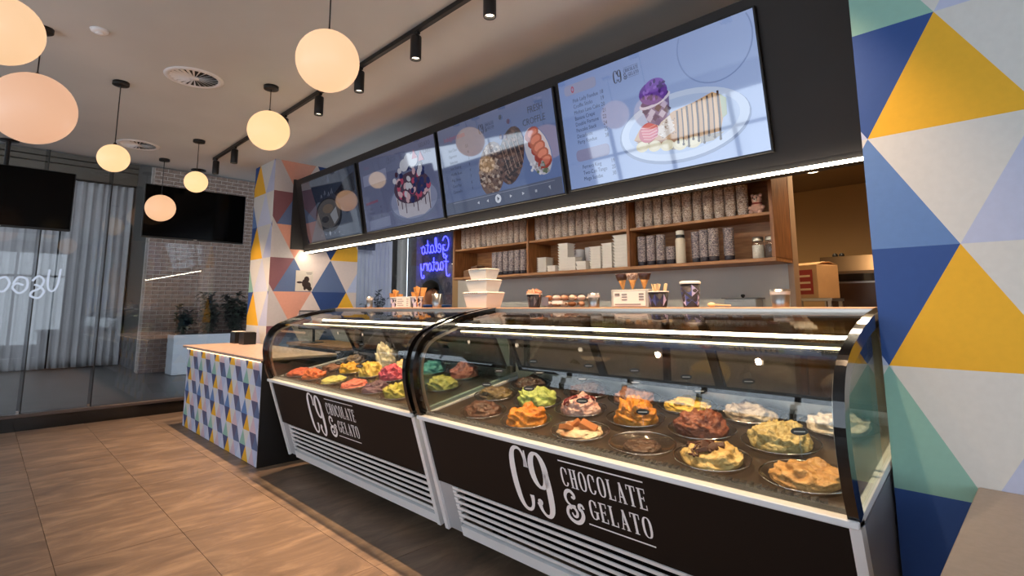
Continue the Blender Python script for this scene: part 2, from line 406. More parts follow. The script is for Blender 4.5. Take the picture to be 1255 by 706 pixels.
# header above the tall curtains: stepped dark bands
M_band = mat('header_cladding', srgb(104, 94, 82), 0.7, var=0.05, scale=2)
hd = MB(); hd.box(-16.3, -15.75, -6, 2.6, 4.34, 4.62); hd.box(-16.3, -15.70, -6, 2.6, 4.64, 4.74); hd.box(-16.3, -15.64, -6, 2.6, 4.76, 4.86); hd.box(-16.3, -15.6, -6, 2.6, 4.88, 5.1)
structure(hd.build('trim_2', M_band))
structure(MB().box(-16.4, -16.2, -6, 9.2, 0, 5.0).build('wall_curtained', mat('dim_interior', srgb(74, 76, 82), 0.9)))
structure(MB().box(-16.2, -13.9, 2.5, 2.62, 0, 5.0).build('wall_return', mat('dim_return', srgb(98, 94, 90), 0.9)))
M_sheer = mat('sheer_curtain', srgb(196, 194, 196), 0.9, var=0.04, scale=3)
def curtain(y0, y1, x, z0, z1, label, pl=0.16, amp=0.045, seed=0):
    rr = random.Random(seed); b = MB(); n = int((y1 - y0) / 0.02); vs = []; fs = []
    zs = [z0, z0 + 0.3, (z0 + z1) / 2, z1 - 0.2, z1]
    for zi, z in enumerate(zs):
        for i in range(n + 1):
            y = y0 + (y1 - y0) * i / n
            a = amp * (math.sin(2 * math.pi * y / pl + 0.8 * math.sin(y * 5 + seed)) + 0.35 * math.sin(2 * math.pi * y / (pl * 0.41)))
            vs.append((x + a * (1.1 - 0.12 * zi) + 0.01 * math.sin(y * 9 + z), y, z))
    for k in range(len(zs) - 1):
        for i in range(n): fs.append((k * (n + 1) + i, k * (n + 1) + i + 1, (k + 1) * (n + 1) + i + 1, (k + 1) * (n + 1) + i))
    b.add(vs, fs, M_sheer, True)
    root = empty('curtain', (0, 0, 0), label=label, cat='curtain', group='curtains beyond the glass')
    o = b.build('fabric', None, root); md = o.modifiers.new('thickness', 'SOLIDIFY'); md.thickness = 0.004
    MB().tube([(x, y0 - 0.02, z1 + 0.03), (x, y1 + 0.02, z1 + 0.03)], 0.018, 8).build('rail', M_bmetal, root)
    return root
curtain(-3.2, -0.6, -15.8, 0.02, 4.3, 'tall pale sheer curtain, the one farthest left beyond the glass', seed=3)
curtain(-0.55, 1.12, -15.8, 0.02, 4.3, 'tall pale sheer curtain behind the leftmost hanging television', seed=1)
curtain(1.16, 2.46, -15.82, 0.02, 4.3, 'tall pale sheer curtain ending beside the brick wall', seed=2)
curtain(7.0, 8.7, -13.62, 0.3, 4.1, 'grey curtain seen past the patterned pillar, left of the blue neon', pl=0.13, amp=0.035, seed=5)

# ---- menu fascia above the counter (top leans towards the room)
FT = (2.75, 2.972); FB = (2.907, 2.08)
fx0, fx1 = -6.768, -0.44
fas = MB(); fas.prism([FT, FB, (2.907, 2.045), (3.05, 2.045), (3.05, 3.0), (2.80, 3.0)], 'x', fx0, fx1, M_fascia)
fas.box(-6.79, -6.768, 2.738, 3.05, 2.085, 2.99, M_fascia)
fo = structure(fas.build('trim_3'))
fas_up = Vector((0, FT[0] - FB[0], FT[1] - FB[1])).normalized(); fas_n = Vector((1, 0, 0)).cross(fas_up)
def on_fascia(x, v, out=0.0):
    p = Vector((x, FT[0], FT[1])) - fas_up * v + fas_n * out; return p
FROT = Matrix((Vector((1, 0, 0)), fas_up, fas_n)).transposed().to_euler()
# brackets tying the fascia back to the rear wall
for x in (-4.4, -2.8, -1.4): structure(MB().box(x - 0.03, x + 0.03, 3.05, 3.83, 2.6, 2.7).build('trim_5', M_fascia))
# ================================================================= LETTERING (own stroke glyphs)
def strip(path, widths):
    path = [Vector((p[0], p[1], 0)) for p in path]; n = len(path); L = []; Rr = []
    for i in range(n):
        t = (path[min(n - 1, i + 1)] - path[max(0, i - 1)])
        t = t.normalized() if t.length > 1e-9 else Vector((1, 0, 0)); q = Vector((-t.y, t.x, 0))
        w = (widths[i] if isinstance(widths, (list, tuple)) else widths) / 2
        L.append(path[i] + q * w); Rr.append(path[i] - q * w)
    return [[tuple(L[i][:2]), tuple(L[i + 1][:2]), tuple(Rr[i + 1][:2]), tuple(Rr[i][:2])] for i in range(n - 1)]
def rect(x0, x1, y0, y1): return [[(x0, y0), (x1, y0), (x1, y1), (x0, y1)]]
def ringarc(cx, cy, rx, ry, a0, a1, tk, tn, n=22, e=2.6):
    pts = []; ws = []
    for i in range(n + 1):
        a = R(a0 + (a1 - a0) * i / n); c, s_ = math.cos(a), math.sin(a)
        pts.append((cx + rx * math.copysign(abs(c) ** (2 / e), c), cy + ry * math.copysign(abs(s_) ** (2 / e), s_)))
        ws.append(tn + (tk - tn) * abs(c) ** 1.2)
    return strip(pts, ws)
def disc(cx, cy, r, n=12): return [[(cx + r * math.cos(2 * math.pi * i / n), cy + r * math.sin(2 * math.pi * i / n)) for i in range(n)]]
def glyph(ch):
    tk, tn, w, sf = 0.105, 0.05, 0.40, 0.045
    x1 = w
    if ch == 'H': return rect(0.04, 0.04 + tk, 0, 1) + rect(x1 - tk - 0.04, x1 - 0.04, 0, 1) + rect(0.1, x1 - 0.1, 0.5, 0.55) + rect(0, 0.185, 0, sf) + rect(0, 0.185, 1 - sf, 1) + rect(x1 - 0.185, x1, 0, sf) + rect(x1 - 0.185, x1, 1 - sf, 1), x1
    if ch == 'L': return rect(0.04, 0.04 + tk, 0, 1) + rect(0, x1 - 0.05, 0, sf + 0.01) + rect(0, 0.19, 1 - sf, 1) + rect(x1 - 0.09, x1 - 0.05, 0, 0.26), x1 - 0.03
    if ch == 'T': return rect(x1 / 2 - tk / 2, x1 / 2 + tk / 2, 0, 1) + rect(0, x1, 1 - sf - 0.01, 1) + rect(x1 / 2 - 0.1, x1 / 2 + 0.1, 0, sf) + rect(0, 0.04, 0.76, 1) + rect(x1 - 0.04, x1, 0.76, 1), x1
    if ch == 'E': return rect(0.04, 0.04 + tk, 0, 1) + rect(0, x1 - 0.05, 0, sf + 0.01) + rect(0, x1 - 0.05, 1 - sf - 0.01, 1) + rect(0.1, x1 - 0.12, 0.5, 0.55) + rect(x1 - 0.09, x1 - 0.05, 0, 0.24) + rect(x1 - 0.09, x1 - 0.05, 0.78, 1) + rect(x1 - 0.15, x1 - 0.115, 0.42, 0.63), x1 - 0.03
    if ch == 'A': return strip([(0.08, 0), (x1 / 2, 1)], 0.05) + strip([(x1 - 0.06, 0), (x1 / 2 - 0.01, 1)], tk) + rect(0.12, x1 - 0.12, 0.28, 0.33) + rect(0, 0.15, 0, sf) + rect(x1 - 0.16, x1 + 0.02, 0, sf), x1
    if ch == 'O': return ringarc(x1 / 2, 0.5, x1 / 2 - tk / 2, 0.5 - tn / 2, 0, 360, tk, tn, 36), x1
    if ch in 'CG':
        g = ringarc(x1 / 2, 0.5, x1 / 2 - tk / 2, 0.5 - tn / 2, 28, 332, tk, tn, 30) + rect(x1 - 0.08, x1 - 0.035, 0.66, 0.96)
        if ch == 'G': g += rect(x1 - tk - 0.0, x1 + 0.0, 0.08, 0.42) + rect(x1 - 0.2, x1 + 0.04, 0.40, 0.445)
        return g, x1
    return [], 0.2
def word(txt, x0, x1, y0, y1, gap=0.09):
    adv = []; tot = 0
    for c in txt: g, w = glyph(c); adv.append((g, tot)); tot += w + gap
    tot -= gap; sx = (x1 - x0) / tot; sy = y1 - y0
    return [[(x0 + (o + px) * sx, y0 + py * sy) for px, py in q] for g, o in adv for q in g]
def big_c(x, y, w, h, t):
    p = [(0.93, 0.70), (0.93, 0.80), (0.86, 0.93), (0.68, 0.985), (0.42, 0.96), (0.24, 0.84), (0.16, 0.66), (0.14, 0.5), (0.16, 0.33), (0.24, 0.15), (0.42, 0.035), (0.66, 0.02), (0.84, 0.08), (0.92, 0.19), (0.92, 0.27)]
    ww = [0.5, 0.42, 0.4, 0.42, 0.55, 0.85, 1.0, 1.0, 1.0, 0.85, 0.6, 0.45, 0.45, 0.6, 0.75]
    sp = smooth_path([(a * w, b * h, 0) for a, b in p], 4); wi = [q.x for q in smooth_path([(a, 0, 0) for a in ww], 4)]
    g = strip([(q.x, q.y) for q in sp], [v * t for v in wi]) + [[(0.80 * w, 0.70 * h), (1.04 * w, 0.70 * h), (1.04 * w, 0.965 * h), (0.97 * w, 0.965 * h)]]
    return [[(x + a, y + b) for a, b in q] for q in g]
def big_9(x, y, w, h, t):
    ring = []
    for i in range(25):
        a = 2 * math.pi * i / 24; ring.append((0.5 + 0.36 * math.cos(a) , 0.715 + 0.262 * math.sin(a), abs(math.cos(a))))
    g = strip([(a * w, b * h) for a, b, c in ring], [t * (0.38 + 0.6 * c) for a, b, c in ring])
    p = [(0.86, 0.72), (0.875, 0.5), (0.86, 0.3), (0.80, 0.13), (0.64, 0.03), (0.42, 0.025), (0.24, 0.10), (0.17, 0.2)]
    ww = [0.9, 1.0, 1.0, 0.85, 0.55, 0.45, 0.55, 0.8]
    sp = smooth_path([(a * w, b * h, 0) for a, b in p], 4); wi = [q.x for q in smooth_path([(a, 0, 0) for a in ww], 4)]
    g += strip([(q.x, q.y) for q in sp], [v * t for v in wi]) + [[(0.24 * w + 0.14 * w * math.cos(k * 0.6), 0.215 * h + 0.05 * h * math.sin(k * 0.6)) for k in range(10)]]
    return [[(x + a, y + b) for a, b in q] for q in g]
def ampersand(x, y, w, h, t):
    p = [(0.97, 0.52), (0.90, 0.62), (0.76, 0.60), (0.74, 0.48), (0.84, 0.44), (0.86, 0.28), (0.70, 0.10), (0.45, 0.02), (0.18, 0.08), (0.06, 0.24), (0.14, 0.42), (0.34, 0.50), (0.56, 0.53)]
    q = [(0.36, 0.51), (0.16, 0.60), (0.10, 0.76), (0.20, 0.92), (0.40, 0.98), (0.56, 0.90), (0.58, 0.80), (0.48, 0.76)]
    s3 = [(0.30, 0.30), (0.38, 0.20), (0.52, 0.22), (0.58, 0.34), (0.50, 0.45), (0.36, 0.47), (0.24, 0.40)]
    g = []
    for pp, k in ((p, 0.95), (q, 0.85), (s3, 0.7)):
        sp = smooth_path([(a * w, b * h, 0) for a, b in pp], 4); n = len(sp)
        g += strip([(v.x, v.y) for v in sp], [t * k * (0.55 + 0.45 * math.sin(math.pi * i / (n - 1))) for i in range(n)])
    g += [[(0.48 * w + 0.07 * w * math.cos(k * .7), 0.79 * h + 0.045 * h * math.sin(k * .7)) for k in range(9)]]
    return [[(x + a, y + b) for a, b in q] for q in g]
def logo_polys():
    """C9 CHOCOLATE & GELATO in a box 0..0.73 wide, 0..0.32 high"""
    g = {'letters_big': big_c(0.0, 0.0, 0.115, 0.315, 0.036) + big_9(0.125, -0.005, 0.115, 0.315, 0.036),
         'rule_top': rect(0.318, 0.732, 0.297, 0.303), 'rule_bottom': rect(0.42, 0.732, 0.035, 0.041),
         'letters_upper': word('CHOCOLATE', 0.318, 0.732, 0.185, 0.272), 'ampersand': ampersand(0.305, 0.02, 0.105, 0.15, 0.020),
         'letters_lower': word('GELATO', 0.44, 0.732, 0.068, 0.155)}
    return g

# ================================================================= DISPLAY CASES
PROF = [(1.800, 0.752), (1.768, 0.83), (1.747, 0.91), (1.737, 0.99), (1.742, 1.06), (1.760, 1.12), (1.795, 1.17), (1.85, 1.207), (1.93, 1.238), (2.055, 1.279), (2.19, 1.309), (2.35, 1.332)]
PROFS = [(q.y, q.z) for q in smooth_path([(0, a, b) for a, b in PROF], 3)]
def offset(prof, d):
    out = []
    for i, p in enumerate(prof):
        a = prof[max(0, i - 1)]; b = prof[min(len(prof) - 1, i + 1)]
        t = Vector((b[0] - a[0], b[1] - a[1])).normalized(); out.append((p[0] + t.y * d, p[1] - t.x * d))
    return out
PTOP, PBOT = Vector((0, 1.8, 0.745)), Vector((0, 2.0, 0.115))
pdir = (PBOT - PTOP).normalized(); pn = Vector((1, 0, 0)).cross(-pdir)       # down the front, outward
def on_front(x, v, out=0.0): return PTOP + pdir * v + pn * out + Vector((x, 0, 0))
def front_slab(mb, x0, x1, v0, v1, o0, o1, m=None):
    q = [on_front(0, v, o) for v, o in ((v0, o0), (v0, o1), (v1, o1), (v1, o0))]
    return mb.prism([(p.y, p.z) for p in q], 'x', x0, x1, m)
def deck_z(y): return 0.752 + 0.18 * (y - 1.8)
M_ledge = mat('ledge_laminate', srgb(196, 150, 112), 0.4, col2=srgb(178, 130, 92), scale=5, stretch=(1, 10, 10))
M_side = mat('grey_side_panel', srgb(148, 150, 158), 0.4, var=0.03)
M_case_led = emit_mat('case_led', (1.0, 0.80, 0.48, 1), 7.0)
M_stripgrey = mat('grey_plastic', srgb(176, 178, 182), 0.45)
def display_case(x0, x1, lx, label, right_open):
    root = empty('gelato_display_case', ((x0 + x1) / 2, 2.0, 0), label=label, cat='display case', group='curved glass gelato cases')
    cx = (x0 + x1) / 2
    def P(mb, name, m=None, par=root):
        o = mb.build(name, m, par); 
        if par is root: o.matrix_parent_inverse = Matrix.Translation((-cx, -2.0, 0))
        return o
    # cabinet body behind the front
    b = MB(); b.prism([(1.86, 0.70), (1.97, 0.40), (2.07, 0.40), (2.14, 0.135), (2.60, 0.135), (2.60, 0.86), (2.40, 0.80)], 'x', x0 + 0.03, x1 - 0.03); P(b, 'body', M_dark)
    b = MB(); front_slab(b, x0 + 0.03, x1 - 0.03, 0.012, 0.372, -0.02, 0.0); fp = P(b, 'front_panel', M_brown)
    rail = MB(); rail.box(x0, x1, 1.775, 1.835, 0.735, 0.757, b=0.003); P(rail, 'top_rail', M_white)
    for xa in (x0, x1 - 0.03):
        p = MB(); front_slab(p, xa, xa + 0.03, -0.005, 0.662, -0.03, 0.012); P(p, 'corner_post', M_white)
    # lower louvres
    gl = x0 + 0.15
    p = MB(); front_slab(p, x0 + 0.03, gl, 0.375, 0.655, -0.02, -0.004); P(p, 'blank_plate', M_stripgrey)
    p = MB(); front_slab(p, gl, x1 - 0.03, 0.375, 0.60, -0.075, -0.065); P(p, 'louvre_backing', mat('louvre_black', srgb(16, 15, 15), 0.9, spec=0.05))
    for k in range(6):
        p = MB(); v = 0.378 + k * 0.0385; front_slab(p, gl, x1 - 0.03, v, v + 0.0145, -0.004, 0.002); P(p, 'louvre_slat', M_white)
    p = MB()
    for k in range(5): front_slab(p, gl, gl + 0.028, 0.40 + k * 0.0385, 0.412 + k * 0.0385, -0.035, 0.004)
    P(p, 'louvre_clip', M_white)
    p = MB(); front_slab(p, gl, x1 - 0.03, 0.606, 0.662, -0.03, 0.006); P(p, 'kick_panel', M_white)
    # logo on the front panel
    for nm, polys in logo_polys().items():
        m = MB()
        for q in polys: 
            m.add([on_front(lx + a, 0.345 - bb, 0.0025) for a, bb in q], [tuple(range(len(q)))])
        o = m.build('lettering', M_letter, fp)
    # deck with front air grille
    d = MB(); d.prism([(1.84, deck_z(1.84)), (2.56, deck_z(2.56)), (2.56, deck_z(2.56) - 0.03), (1.84, deck_z(1.84) - 0.03)], 'x', x0 + 0.03, x1 - 0.03); P(d, 'deck', M_steeldeck)
    g = MB(); xx = x0 + 0.06
    while xx < x1 - 0.09: g.box(xx, xx + 0.012, 1.822, 1.858, 0.757, 0.778); xx += 0.024
    g.box(x0 + 0.03, x1 - 0.03, 1.816, 1.823, 0.757, 0.772); P(g, 'air_grille', M_black)
    # glass: bent front sheet, two ends
    gi = offset(PROFS, 0.012); go = offset(PROFS, 0.006)
    outl = go + gi[::-1]
    P(MB().prism(outl, 'x', x0 + 0.03, x1 - 0.03, smooth=False), 'front_glass', M_glass)
    end = [p for p in offset(PROFS, 0.02)] + [(2.52, 1.335), (2.56, deck_z(2.56)), (1.84, deck_z(1.84))]
    for xa in (x0 + 0.008, x1 - 0.016): P(MB().prism(end, 'x', xa, xa + 0.008), 'end_glass', M_glassg)
    ro = offset(PROFS, -0.012); ri = offset(PROFS, 0.034)
    for xa, xb in ((x0 - 0.0, x0 + 0.03), (x1 - 0.03, x1)): P(MB().prism(ro + ri[::-1], 'x', xa, xb), 'arch_frame', M_blackgloss)
    ii = offset(PROFS, 0.036); io = offset(PROFS, 0.05)
    for xa in (x0 + 0.03, x1 - 0.045): P(MB().prism(ii + io[::-1], 'x', xa, xa + 0.012), 'arch_seal', M_steel)
    for xa in (x0 + 0.002, x1 - 0.028):
        s = MB(); s.prism([(1.80, 0.735), (1.80, 0.757), (2.62, 0.757 + 0.82 * 0.19), (2.62, 0.727 + 0.82 * 0.19)], 'x', xa, xa + 0.026); P(s, 'side_rail', M_white)
        s = MB(); s.prism([(1.82, 0.72), (2.03, 0.12), (2.62, 0.12), (2.62, 0.87)], 'x', xa + 0.004, xa + 0.022); P(s, 'side_panel', M_side)
    # light bars under the bend, rear sliding doors, timber service ledge
    for yy, zz in ((2.05, 1.207),):
        lb = P(MB().box(x0 + 0.05, x1 - 0.05, yy - 0.006, yy + 0.006, zz - 0.004, zz + 0.004), 'light_bar', M_case_led)
    P(MB().box(x0 + 0.04, x1 - 0.04, 2.085, 2.092, 1.176, 1.222), 'light_holder', M_bmetal)
    n = 3; st = (x1 - x0 - 0.08) / n
    for k in range(n):
        xa = x0 + 0.04 + k * st; fr = MB()
        A, B = Vector((0, 2.36, 1.31)), Vector((0, 2.555, 0.94)); dd = (B - A).normalized(); nn_ = Vector((1, 0, 0)).cross(dd)
        def sl(mb, u0, u1, v0, v1, o0, o1):
            q = [A + dd * v + nn_ * o for v, o in ((v0, o0), (v0, o1), (v1, o1), (v1, o0))]
            mb.prism([(p.y, p.z) for p in q], 'x', u0, u1)
        L = (B - A).length
        sl(fr, xa, xa + 0.022, 0, L, -0.01, 0.01); sl(fr, xa + st - 0.022, xa + st, 0, L, -0.01, 0.01); sl(fr, xa + 0.022, xa + st - 0.022, L - 0.03, L, -0.01, 0.01); sl(fr, xa + 0.022, xa + st - 0.022, 0, 0.02, -0.01, 0.01)
        f = P(fr, 'sliding_door', M_bmetal)
        pg = MB(); sl(pg, xa + 0.022, xa + st - 0.022, 0.02, L - 0.03, -0.003, 0.003); pg.build('door_glass', M_tint, f)
    b = MB(); b.box(x0 + 0.03, x1 - 0.03, 2.545, 2.62, 0.86, 0.955); P(b, 'rear_sill', M_steel)
    b = MB(); b.box(x0 + 0.002, x1 - 0.002, 2.36, 2.72, 1.322, 1.344, b=0.003); P(b, 'service_ledge', M_ledge)
    b = MB(); b.box(x0 + 0.03, x1 - 0.03, 2.345, 2.362, 1.312, 1.338); P(b, 'glass_clamp', M_steel)
    for xa in (x0 + 0.03, cx, x1 - 0.06): P(MB().box(xa, xa + 0.03, 2.60, 2.63, 0.86, 1.322), 'rear_upright', M_bmetal)
    # castors
    for xa in (x0 + 0.22, x1 - 0.22):
        for ya in (2.20, 2.48):
            c = MB(); c.lathe([(0.0, -0.018), (0.045, -0.018), (0.05, -0.012), (0.05, 0.012), (0.045, 0.018), (0.0, 0.018)], n=16)
            for i, v in enumerate(c.v): c.v[i] = (xa + v[2], ya + v[0], 0.05 + v[1])
            c.box(xa - 0.028, xa - 0.021, ya - 0.03, ya + 0.03, 0.04, 0.13); c.box(xa + 0.021, xa + 0.028, ya - 0.03, ya + 0.03, 0.04, 0.13); c.box(xa - 0.028, xa + 0.028, ya - 0.03, ya + 0.03, 0.125, 0.136)
            P(c, 'castor', M_black)
    return root
M_tint = glass_mat('tinted_door_glass', (0.55, 0.52, 0.48), 1.7)
C1 = (-4.738, -2.600); C2 = (-2.555, -0.442)
display_case(*C1, -4.075, 'dark front gelato case beside the triangle patterned counter, holding bright fruit colours', False)
display_case(*C2, -1.88, 'dark front gelato case nearest the viewer, with the largest white logo', True)

# ================================================================= PATTERNED COUNTER
def counter_colour(r, k, up):
    k3 = k % 3
    if r % 2 == 0: return PT[['yellow', 'rose', 'paleb'][k3]] if up else PT[['white', 'lavender', 'ink'][k3]]
    return PT[['paleb', 'slate', 'teal' if r % 4 == 1 else 'midblue'][k3]] if up else PT[['white', 'dusk', 'paleb'][k3]]
cr_ = empty('service_counter', (-6.12, 2.1, 0), label='low counter faced with small multicoloured triangles and a pale speckled top', cat='counter')
def Pc(mb, nm, m=None):
    o = mb.build(nm, m, cr_); o.matrix_parent_inverse = Matrix.Translation((6.12, -2.1, 0)); return o
b = MB()
for p, m in triangles(-7.25, -4.905, 0.004, 0.872, -5.115, 0.0, 0.1577, 0.1335, counter_colour): b.poly([(u, 1.79, v) for u, v in p], m)
for p, m in triangles(1.79, 2.46, 0.004, 0.872, 1.8, 0.0, 0.1577, 0.1335, counter_colour): b.poly([(-7.25, u, v) for u, v in p][::-1], m)
Pc(b, 'printed_facing')
Pc(MB().box(-7.248, -4.907, 1.792, 2.46, 0, 0.872), 'cabinet', M_black)
Pc(MB().box(-4.907, -4.893, 1.79, 2.46, 0, 0.875), 'end_panel', M_black)
Pc(MB().box(-7.34, -4.885, 1.755, 2.47, 0.886, 0.912, b=0.004), 'top', mat('terrazzo_top', srgb(206, 178, 160), 0.35, col2=srgb(186, 152, 134), scale=26))
Pc(MB().box(-7.22, -4.93, 1.772, 1.786, 0.874, 0.886), 'led_strip', emit_mat('counter_led', (1, 0.66, 0.34, 1), 3.0))
# ================================================================= GELATO
def gel_mat(name, c1, c2, scale=22, rough=0.45):
    return mat('gelato_' + name, srgb(*[min(255, int(c * 0.97)) for c in c1]), rough, col2=srgb(*[int(c * 0.86) for c in c2]), scale=scale * 1.4, bump=0.9, bscale=70)
def mound(rx, ry, h, seed, style='scoop', nu=64, nv=22):
    b = MB(); vs = []; fs = []; o = Vector((seed * 3.7, seed * 1.3, 0)); rr_ = random.Random(seed); lean = (rr_.uniform(-.12, .12), rr_.uniform(-.12, .12))
    for j in range(nv + 1):
        t = j / nv                                            # 0 rim .. 1 top
        rr = math.cos(t * math.pi / 2) ** (0.70 if style != 'flat' else 0.45)
        for i in range(nu):
            a = 2 * math.pi * i / nu
            x, y = math.cos(a) * rr, math.sin(a) * rr
            z = math.sin(t * math.pi / 2); q = Vector((x * 1.7, y * 1.7, z * 1.4)) + o
            k = 1 + 0.20 * noise.fractal(q, 0.9, 2.0, 3)
            w = q + Vector((noise.noise(q * 1.3), noise.noise(q * 1.3 + Vector((5, 1, 2))), noise.noise(q * 1.3 + Vector((1, 7, 3))))) * 0.45
            if style == 'swirl': k += 0.13 * (1 - abs(math.sin(w.x * 3.2 + w.z * 4.0))) - 0.05
            elif style == 'fold': k += 0.16 * (1 - abs(math.sin(w.z * 5.0 + w.x * 2.2 + w.y * 1.2))) - 0.07
            elif style == 'nutty': k += 0.12 * noise.noise(q * 4.5) + 0.07 * noise.noise(q * 9)
            else: k += 0.06 * noise.noise(q * 3)
            kk = 1 + (k - 1) * min(1, t * 3 + 0.1)
            vs.append((x * rx * kk + lean[0] * z * rx, y * ry * kk + lean[1] * z * ry, max(0.0, z * h * (1 + (k - 1) * 1.6))))
    for j in range(nv):
        for i in range(nu): fs.append((j * nu + i, j * nu + (i + 1) % nu, j * nu + nu + (i + 1) % nu, j * nu + nu + i))
    b.add(vs, fs, None, True); b.add(vs[:nu], [tuple(range(nu - 1, -1, -1))])
    return b
bowl_me = {}
def bowl_meshes():
    if bowl_me: return
    b = MB(); b.lathe([(0.092, 0.0), (0.096, 0.0), (0.108, 0.016), (0.112, 0.019), (0.109, 0.021), (0.104, 0.018), (0.090, 0.004), (0.0, 0.004)], n=36, sx=1.26); bowl_me['dish'] = b.mesh('dish', M_clear)
    b = MB(); b.tube([(0.1115 * 1.26 * math.cos(a * math.pi / 20), 0.1115 * math.sin(a * math.pi / 20), 0.0205) for a in range(40)], 0.0026, 6, closed=True); bowl_me['rim'] = b.mesh('rim', M_chrome)
    b = MB(); b.box(-0.0015, 0.0015, -0.001, 0.001, 0, 0.085); b.tube([(0.012 * math.cos(a / 16 * math.pi), 0, 0.085 + 0.035 + 0.035 * math.sin(a / 16 * math.pi) - 0.0) for a in range(32)], 0.0014, 5, closed=True)
    b.tube([(0.02 * math.cos(a / 8 * math.pi), 0, 0.10 + 0.03 * math.sin(a / 8 * math.pi)) for a in range(16)], 0.0013, 5, closed=True); bowl_me['stake'] = b.mesh('stake', M_clear)
    b = MB(); b.prism([(0.028 * math.cos(a / 10 * math.pi), 0.085 + 0.0125 * math.sin(a / 10 * math.pi)) for a in range(20)], 'y', -0.0045, -0.002); bowl_me['plate'] = b.mesh('label_plate', M_black)
    b = MB(); b.box(-0.018, 0.018, -0.0055, -0.0046, 0.0825, 0.0865); bowl_me['print'] = b.mesh('print_line', mat('tag_print', srgb(190, 190, 190), 0.6))
bowl_meshes()
TILT = math.atan(0.18)
bowl_labels = {}
def tub(x, y, colname, desc, c1, c2, h, style, seed, where, tagged=True, rough=0.45, fill=1.0, scale=22, extra=None):
    z = deck_z(y) + 0.001
    def up(px, py, pz): return (x + px, y + py * math.cos(TILT) - pz * math.sin(TILT), z + py * math.sin(TILT) + pz * math.cos(TILT))
    e = empty('gelato_bowl', (x, y, z), label='oval dish under the %s, %s' % (desc, where), cat='bowl', group='gelato dishes'); e.rotation_euler = (TILT, 0, 0)
    inst('dish', bowl_me['dish'], e); inst('rim', bowl_me['rim'], e)
    zb = 0.006
    h = h * 0.86; m = mound(0.108 * fill, 0.088 * fill, h, seed, style)
    g = m.build('gelato', gel_mat(colname, c1, c2, scale, rough)); g.location = up(0, 0, 0.010 if fill > 0.9 else zb); g.rotation_euler = (TILT, 0, 0)
    tag(g, '%s, %s' % (desc, where), 'gelato', 'gelato in the display cases')
    if extra: extra(g, h)
    if tagged:
        t = empty('flavour_tag', up(-0.02, 0.052, 0.03 + h * 0.55), label='flavour tag in the %s, %s' % (desc, where), cat='tag', group='flavour tags')
        t.rotation_euler = (R(-8), 0, R(38)); inst('stake', bowl_me['stake'], t); inst('label_plate', bowl_me['plate'], t); inst('print_line', bowl_me['print'], t)
    return g
def drizzle(col, n, seed):
    def f(g, h):
        rr = random.Random(seed)
        for k in range(n):
            b = MB(); a0 = rr.uniform(0, 6.28); pts = []
            for i in range(9):
                t = i / 8; a = a0 + t * rr.uniform(0.5, 1.6); rad = 0.015 + 0.07 * t
                pts.append((rad * math.cos(a), rad * math.sin(a), h * 1.02 * math.sqrt(max(0, 1 - (rad / 0.112) ** 2)) + 0.006))
            b.tube(pts, 0.0045, 6); b.build('sauce', mat('sauce_%d_%d_%d' % col, srgb(*col), 0.25), g)
    return f
def chunks(col, n, seed, s=0.022, sh='box'):
    def f(g, h):
        rr = random.Random(seed)
        for k in range(n):
            a = rr.uniform(0, 6.28); rad = rr.uniform(0.01, 0.08); b = MB()
            z = h * math.sqrt(max(0, 1 - (rad / 0.115) ** 2)); w = s * rr.uniform(0.6, 1.3)
            b.box(-w, w, -w * 0.6, w * 0.6, -0.004, w * 0.55, b=0.002)
            o = b.build('topping', mat('topping_%d_%d_%d' % col, srgb(*col), 0.5), g); o.location = (rad * math.cos(a), rad * math.sin(a), z); o.rotation_euler = (rr.uniform(-.6, .6), rr.uniform(-.6, .6), rr.uniform(0, 3))
    return f
N = 'near case'; F = 'far case'
FY, MY, BY = 1.962, 2.195, 2.43
tub(-2.21, FY, 'darkchoc', 'dark chocolate brown gelato at the left front', (92, 52, 34), (58, 30, 20), 0.05, 'swirl', 1, N)
tub(-1.89, FY, 'mango', 'orange mango coloured gelato at the front', (232, 150, 40), (205, 116, 26), 0.075, 'fold', 2, N)
tub(-1.555, FY, 'cream_caramel', 'flat cream gelato with a caramel sauce pool', (236, 214, 178), (180, 116, 62), 0.03, 'flat', 3, N, scale=9, extra=chunks((172, 106, 56), 3, 5, 0.03))
tub(-1.238, FY, 'remains', 'last dark scrapings in a nearly empty dish', (84, 60, 48), (54, 36, 30), 0.014, 'flat', 4, N, fill=0.72)
tub(-0.945, FY, 'straccia', 'cream gelato topped with dark chocolate chunks', (238, 208, 140), (222, 180, 100), 0.055, 'swirl', 5, N, tagged=False, extra=lambda g, h: (chunks((70, 36, 22), 12, 9, 0.02)(g, h), drizzle((74, 36, 20), 4, 4)(g, h)))
tub(-0.63, FY, 'biscuit', 'tan biscuit gelato in the right front corner', (226, 178, 112), (196, 142, 78), 0.05, 'fold', 6, N)
tub(-2.36, MY, 'olive', 'brown green nut gelato behind the dark chocolate', (120, 104, 60), (78, 56, 34), 0.05, 'nutty', 7, N)
tub(-2.03, MY, 'pistachio', 'bright pale green gelato', (198, 214, 120), (150, 172, 82), 0.085, 'fold', 8, N)
tub(-1.733, MY, 'cherry', 'pink gelato streaked with dark cherry sauce', (240, 204, 190), (214, 150, 140), 0.07, 'nutty', 9, N, extra=drizzle((112, 30, 28), 9, 11))
tub(-1.415, MY, 'caramel', 'tall golden caramel gelato mound', (224, 152, 48), (196, 116, 30), 0.10, 'fold', 10, N)
tub(-1.096, MY, 'hazel', 'reddish brown hazelnut gelato mound', (152, 86, 58), (112, 54, 34), 0.085, 'nutty', 12, N)
tub(-0.784, MY, 'nut_crumb', 'pale yellow gelato covered in nut crumbs', (226, 206, 142), (184, 160, 92), 0.075, 'nutty', 13, N, tagged=False, scale=34)
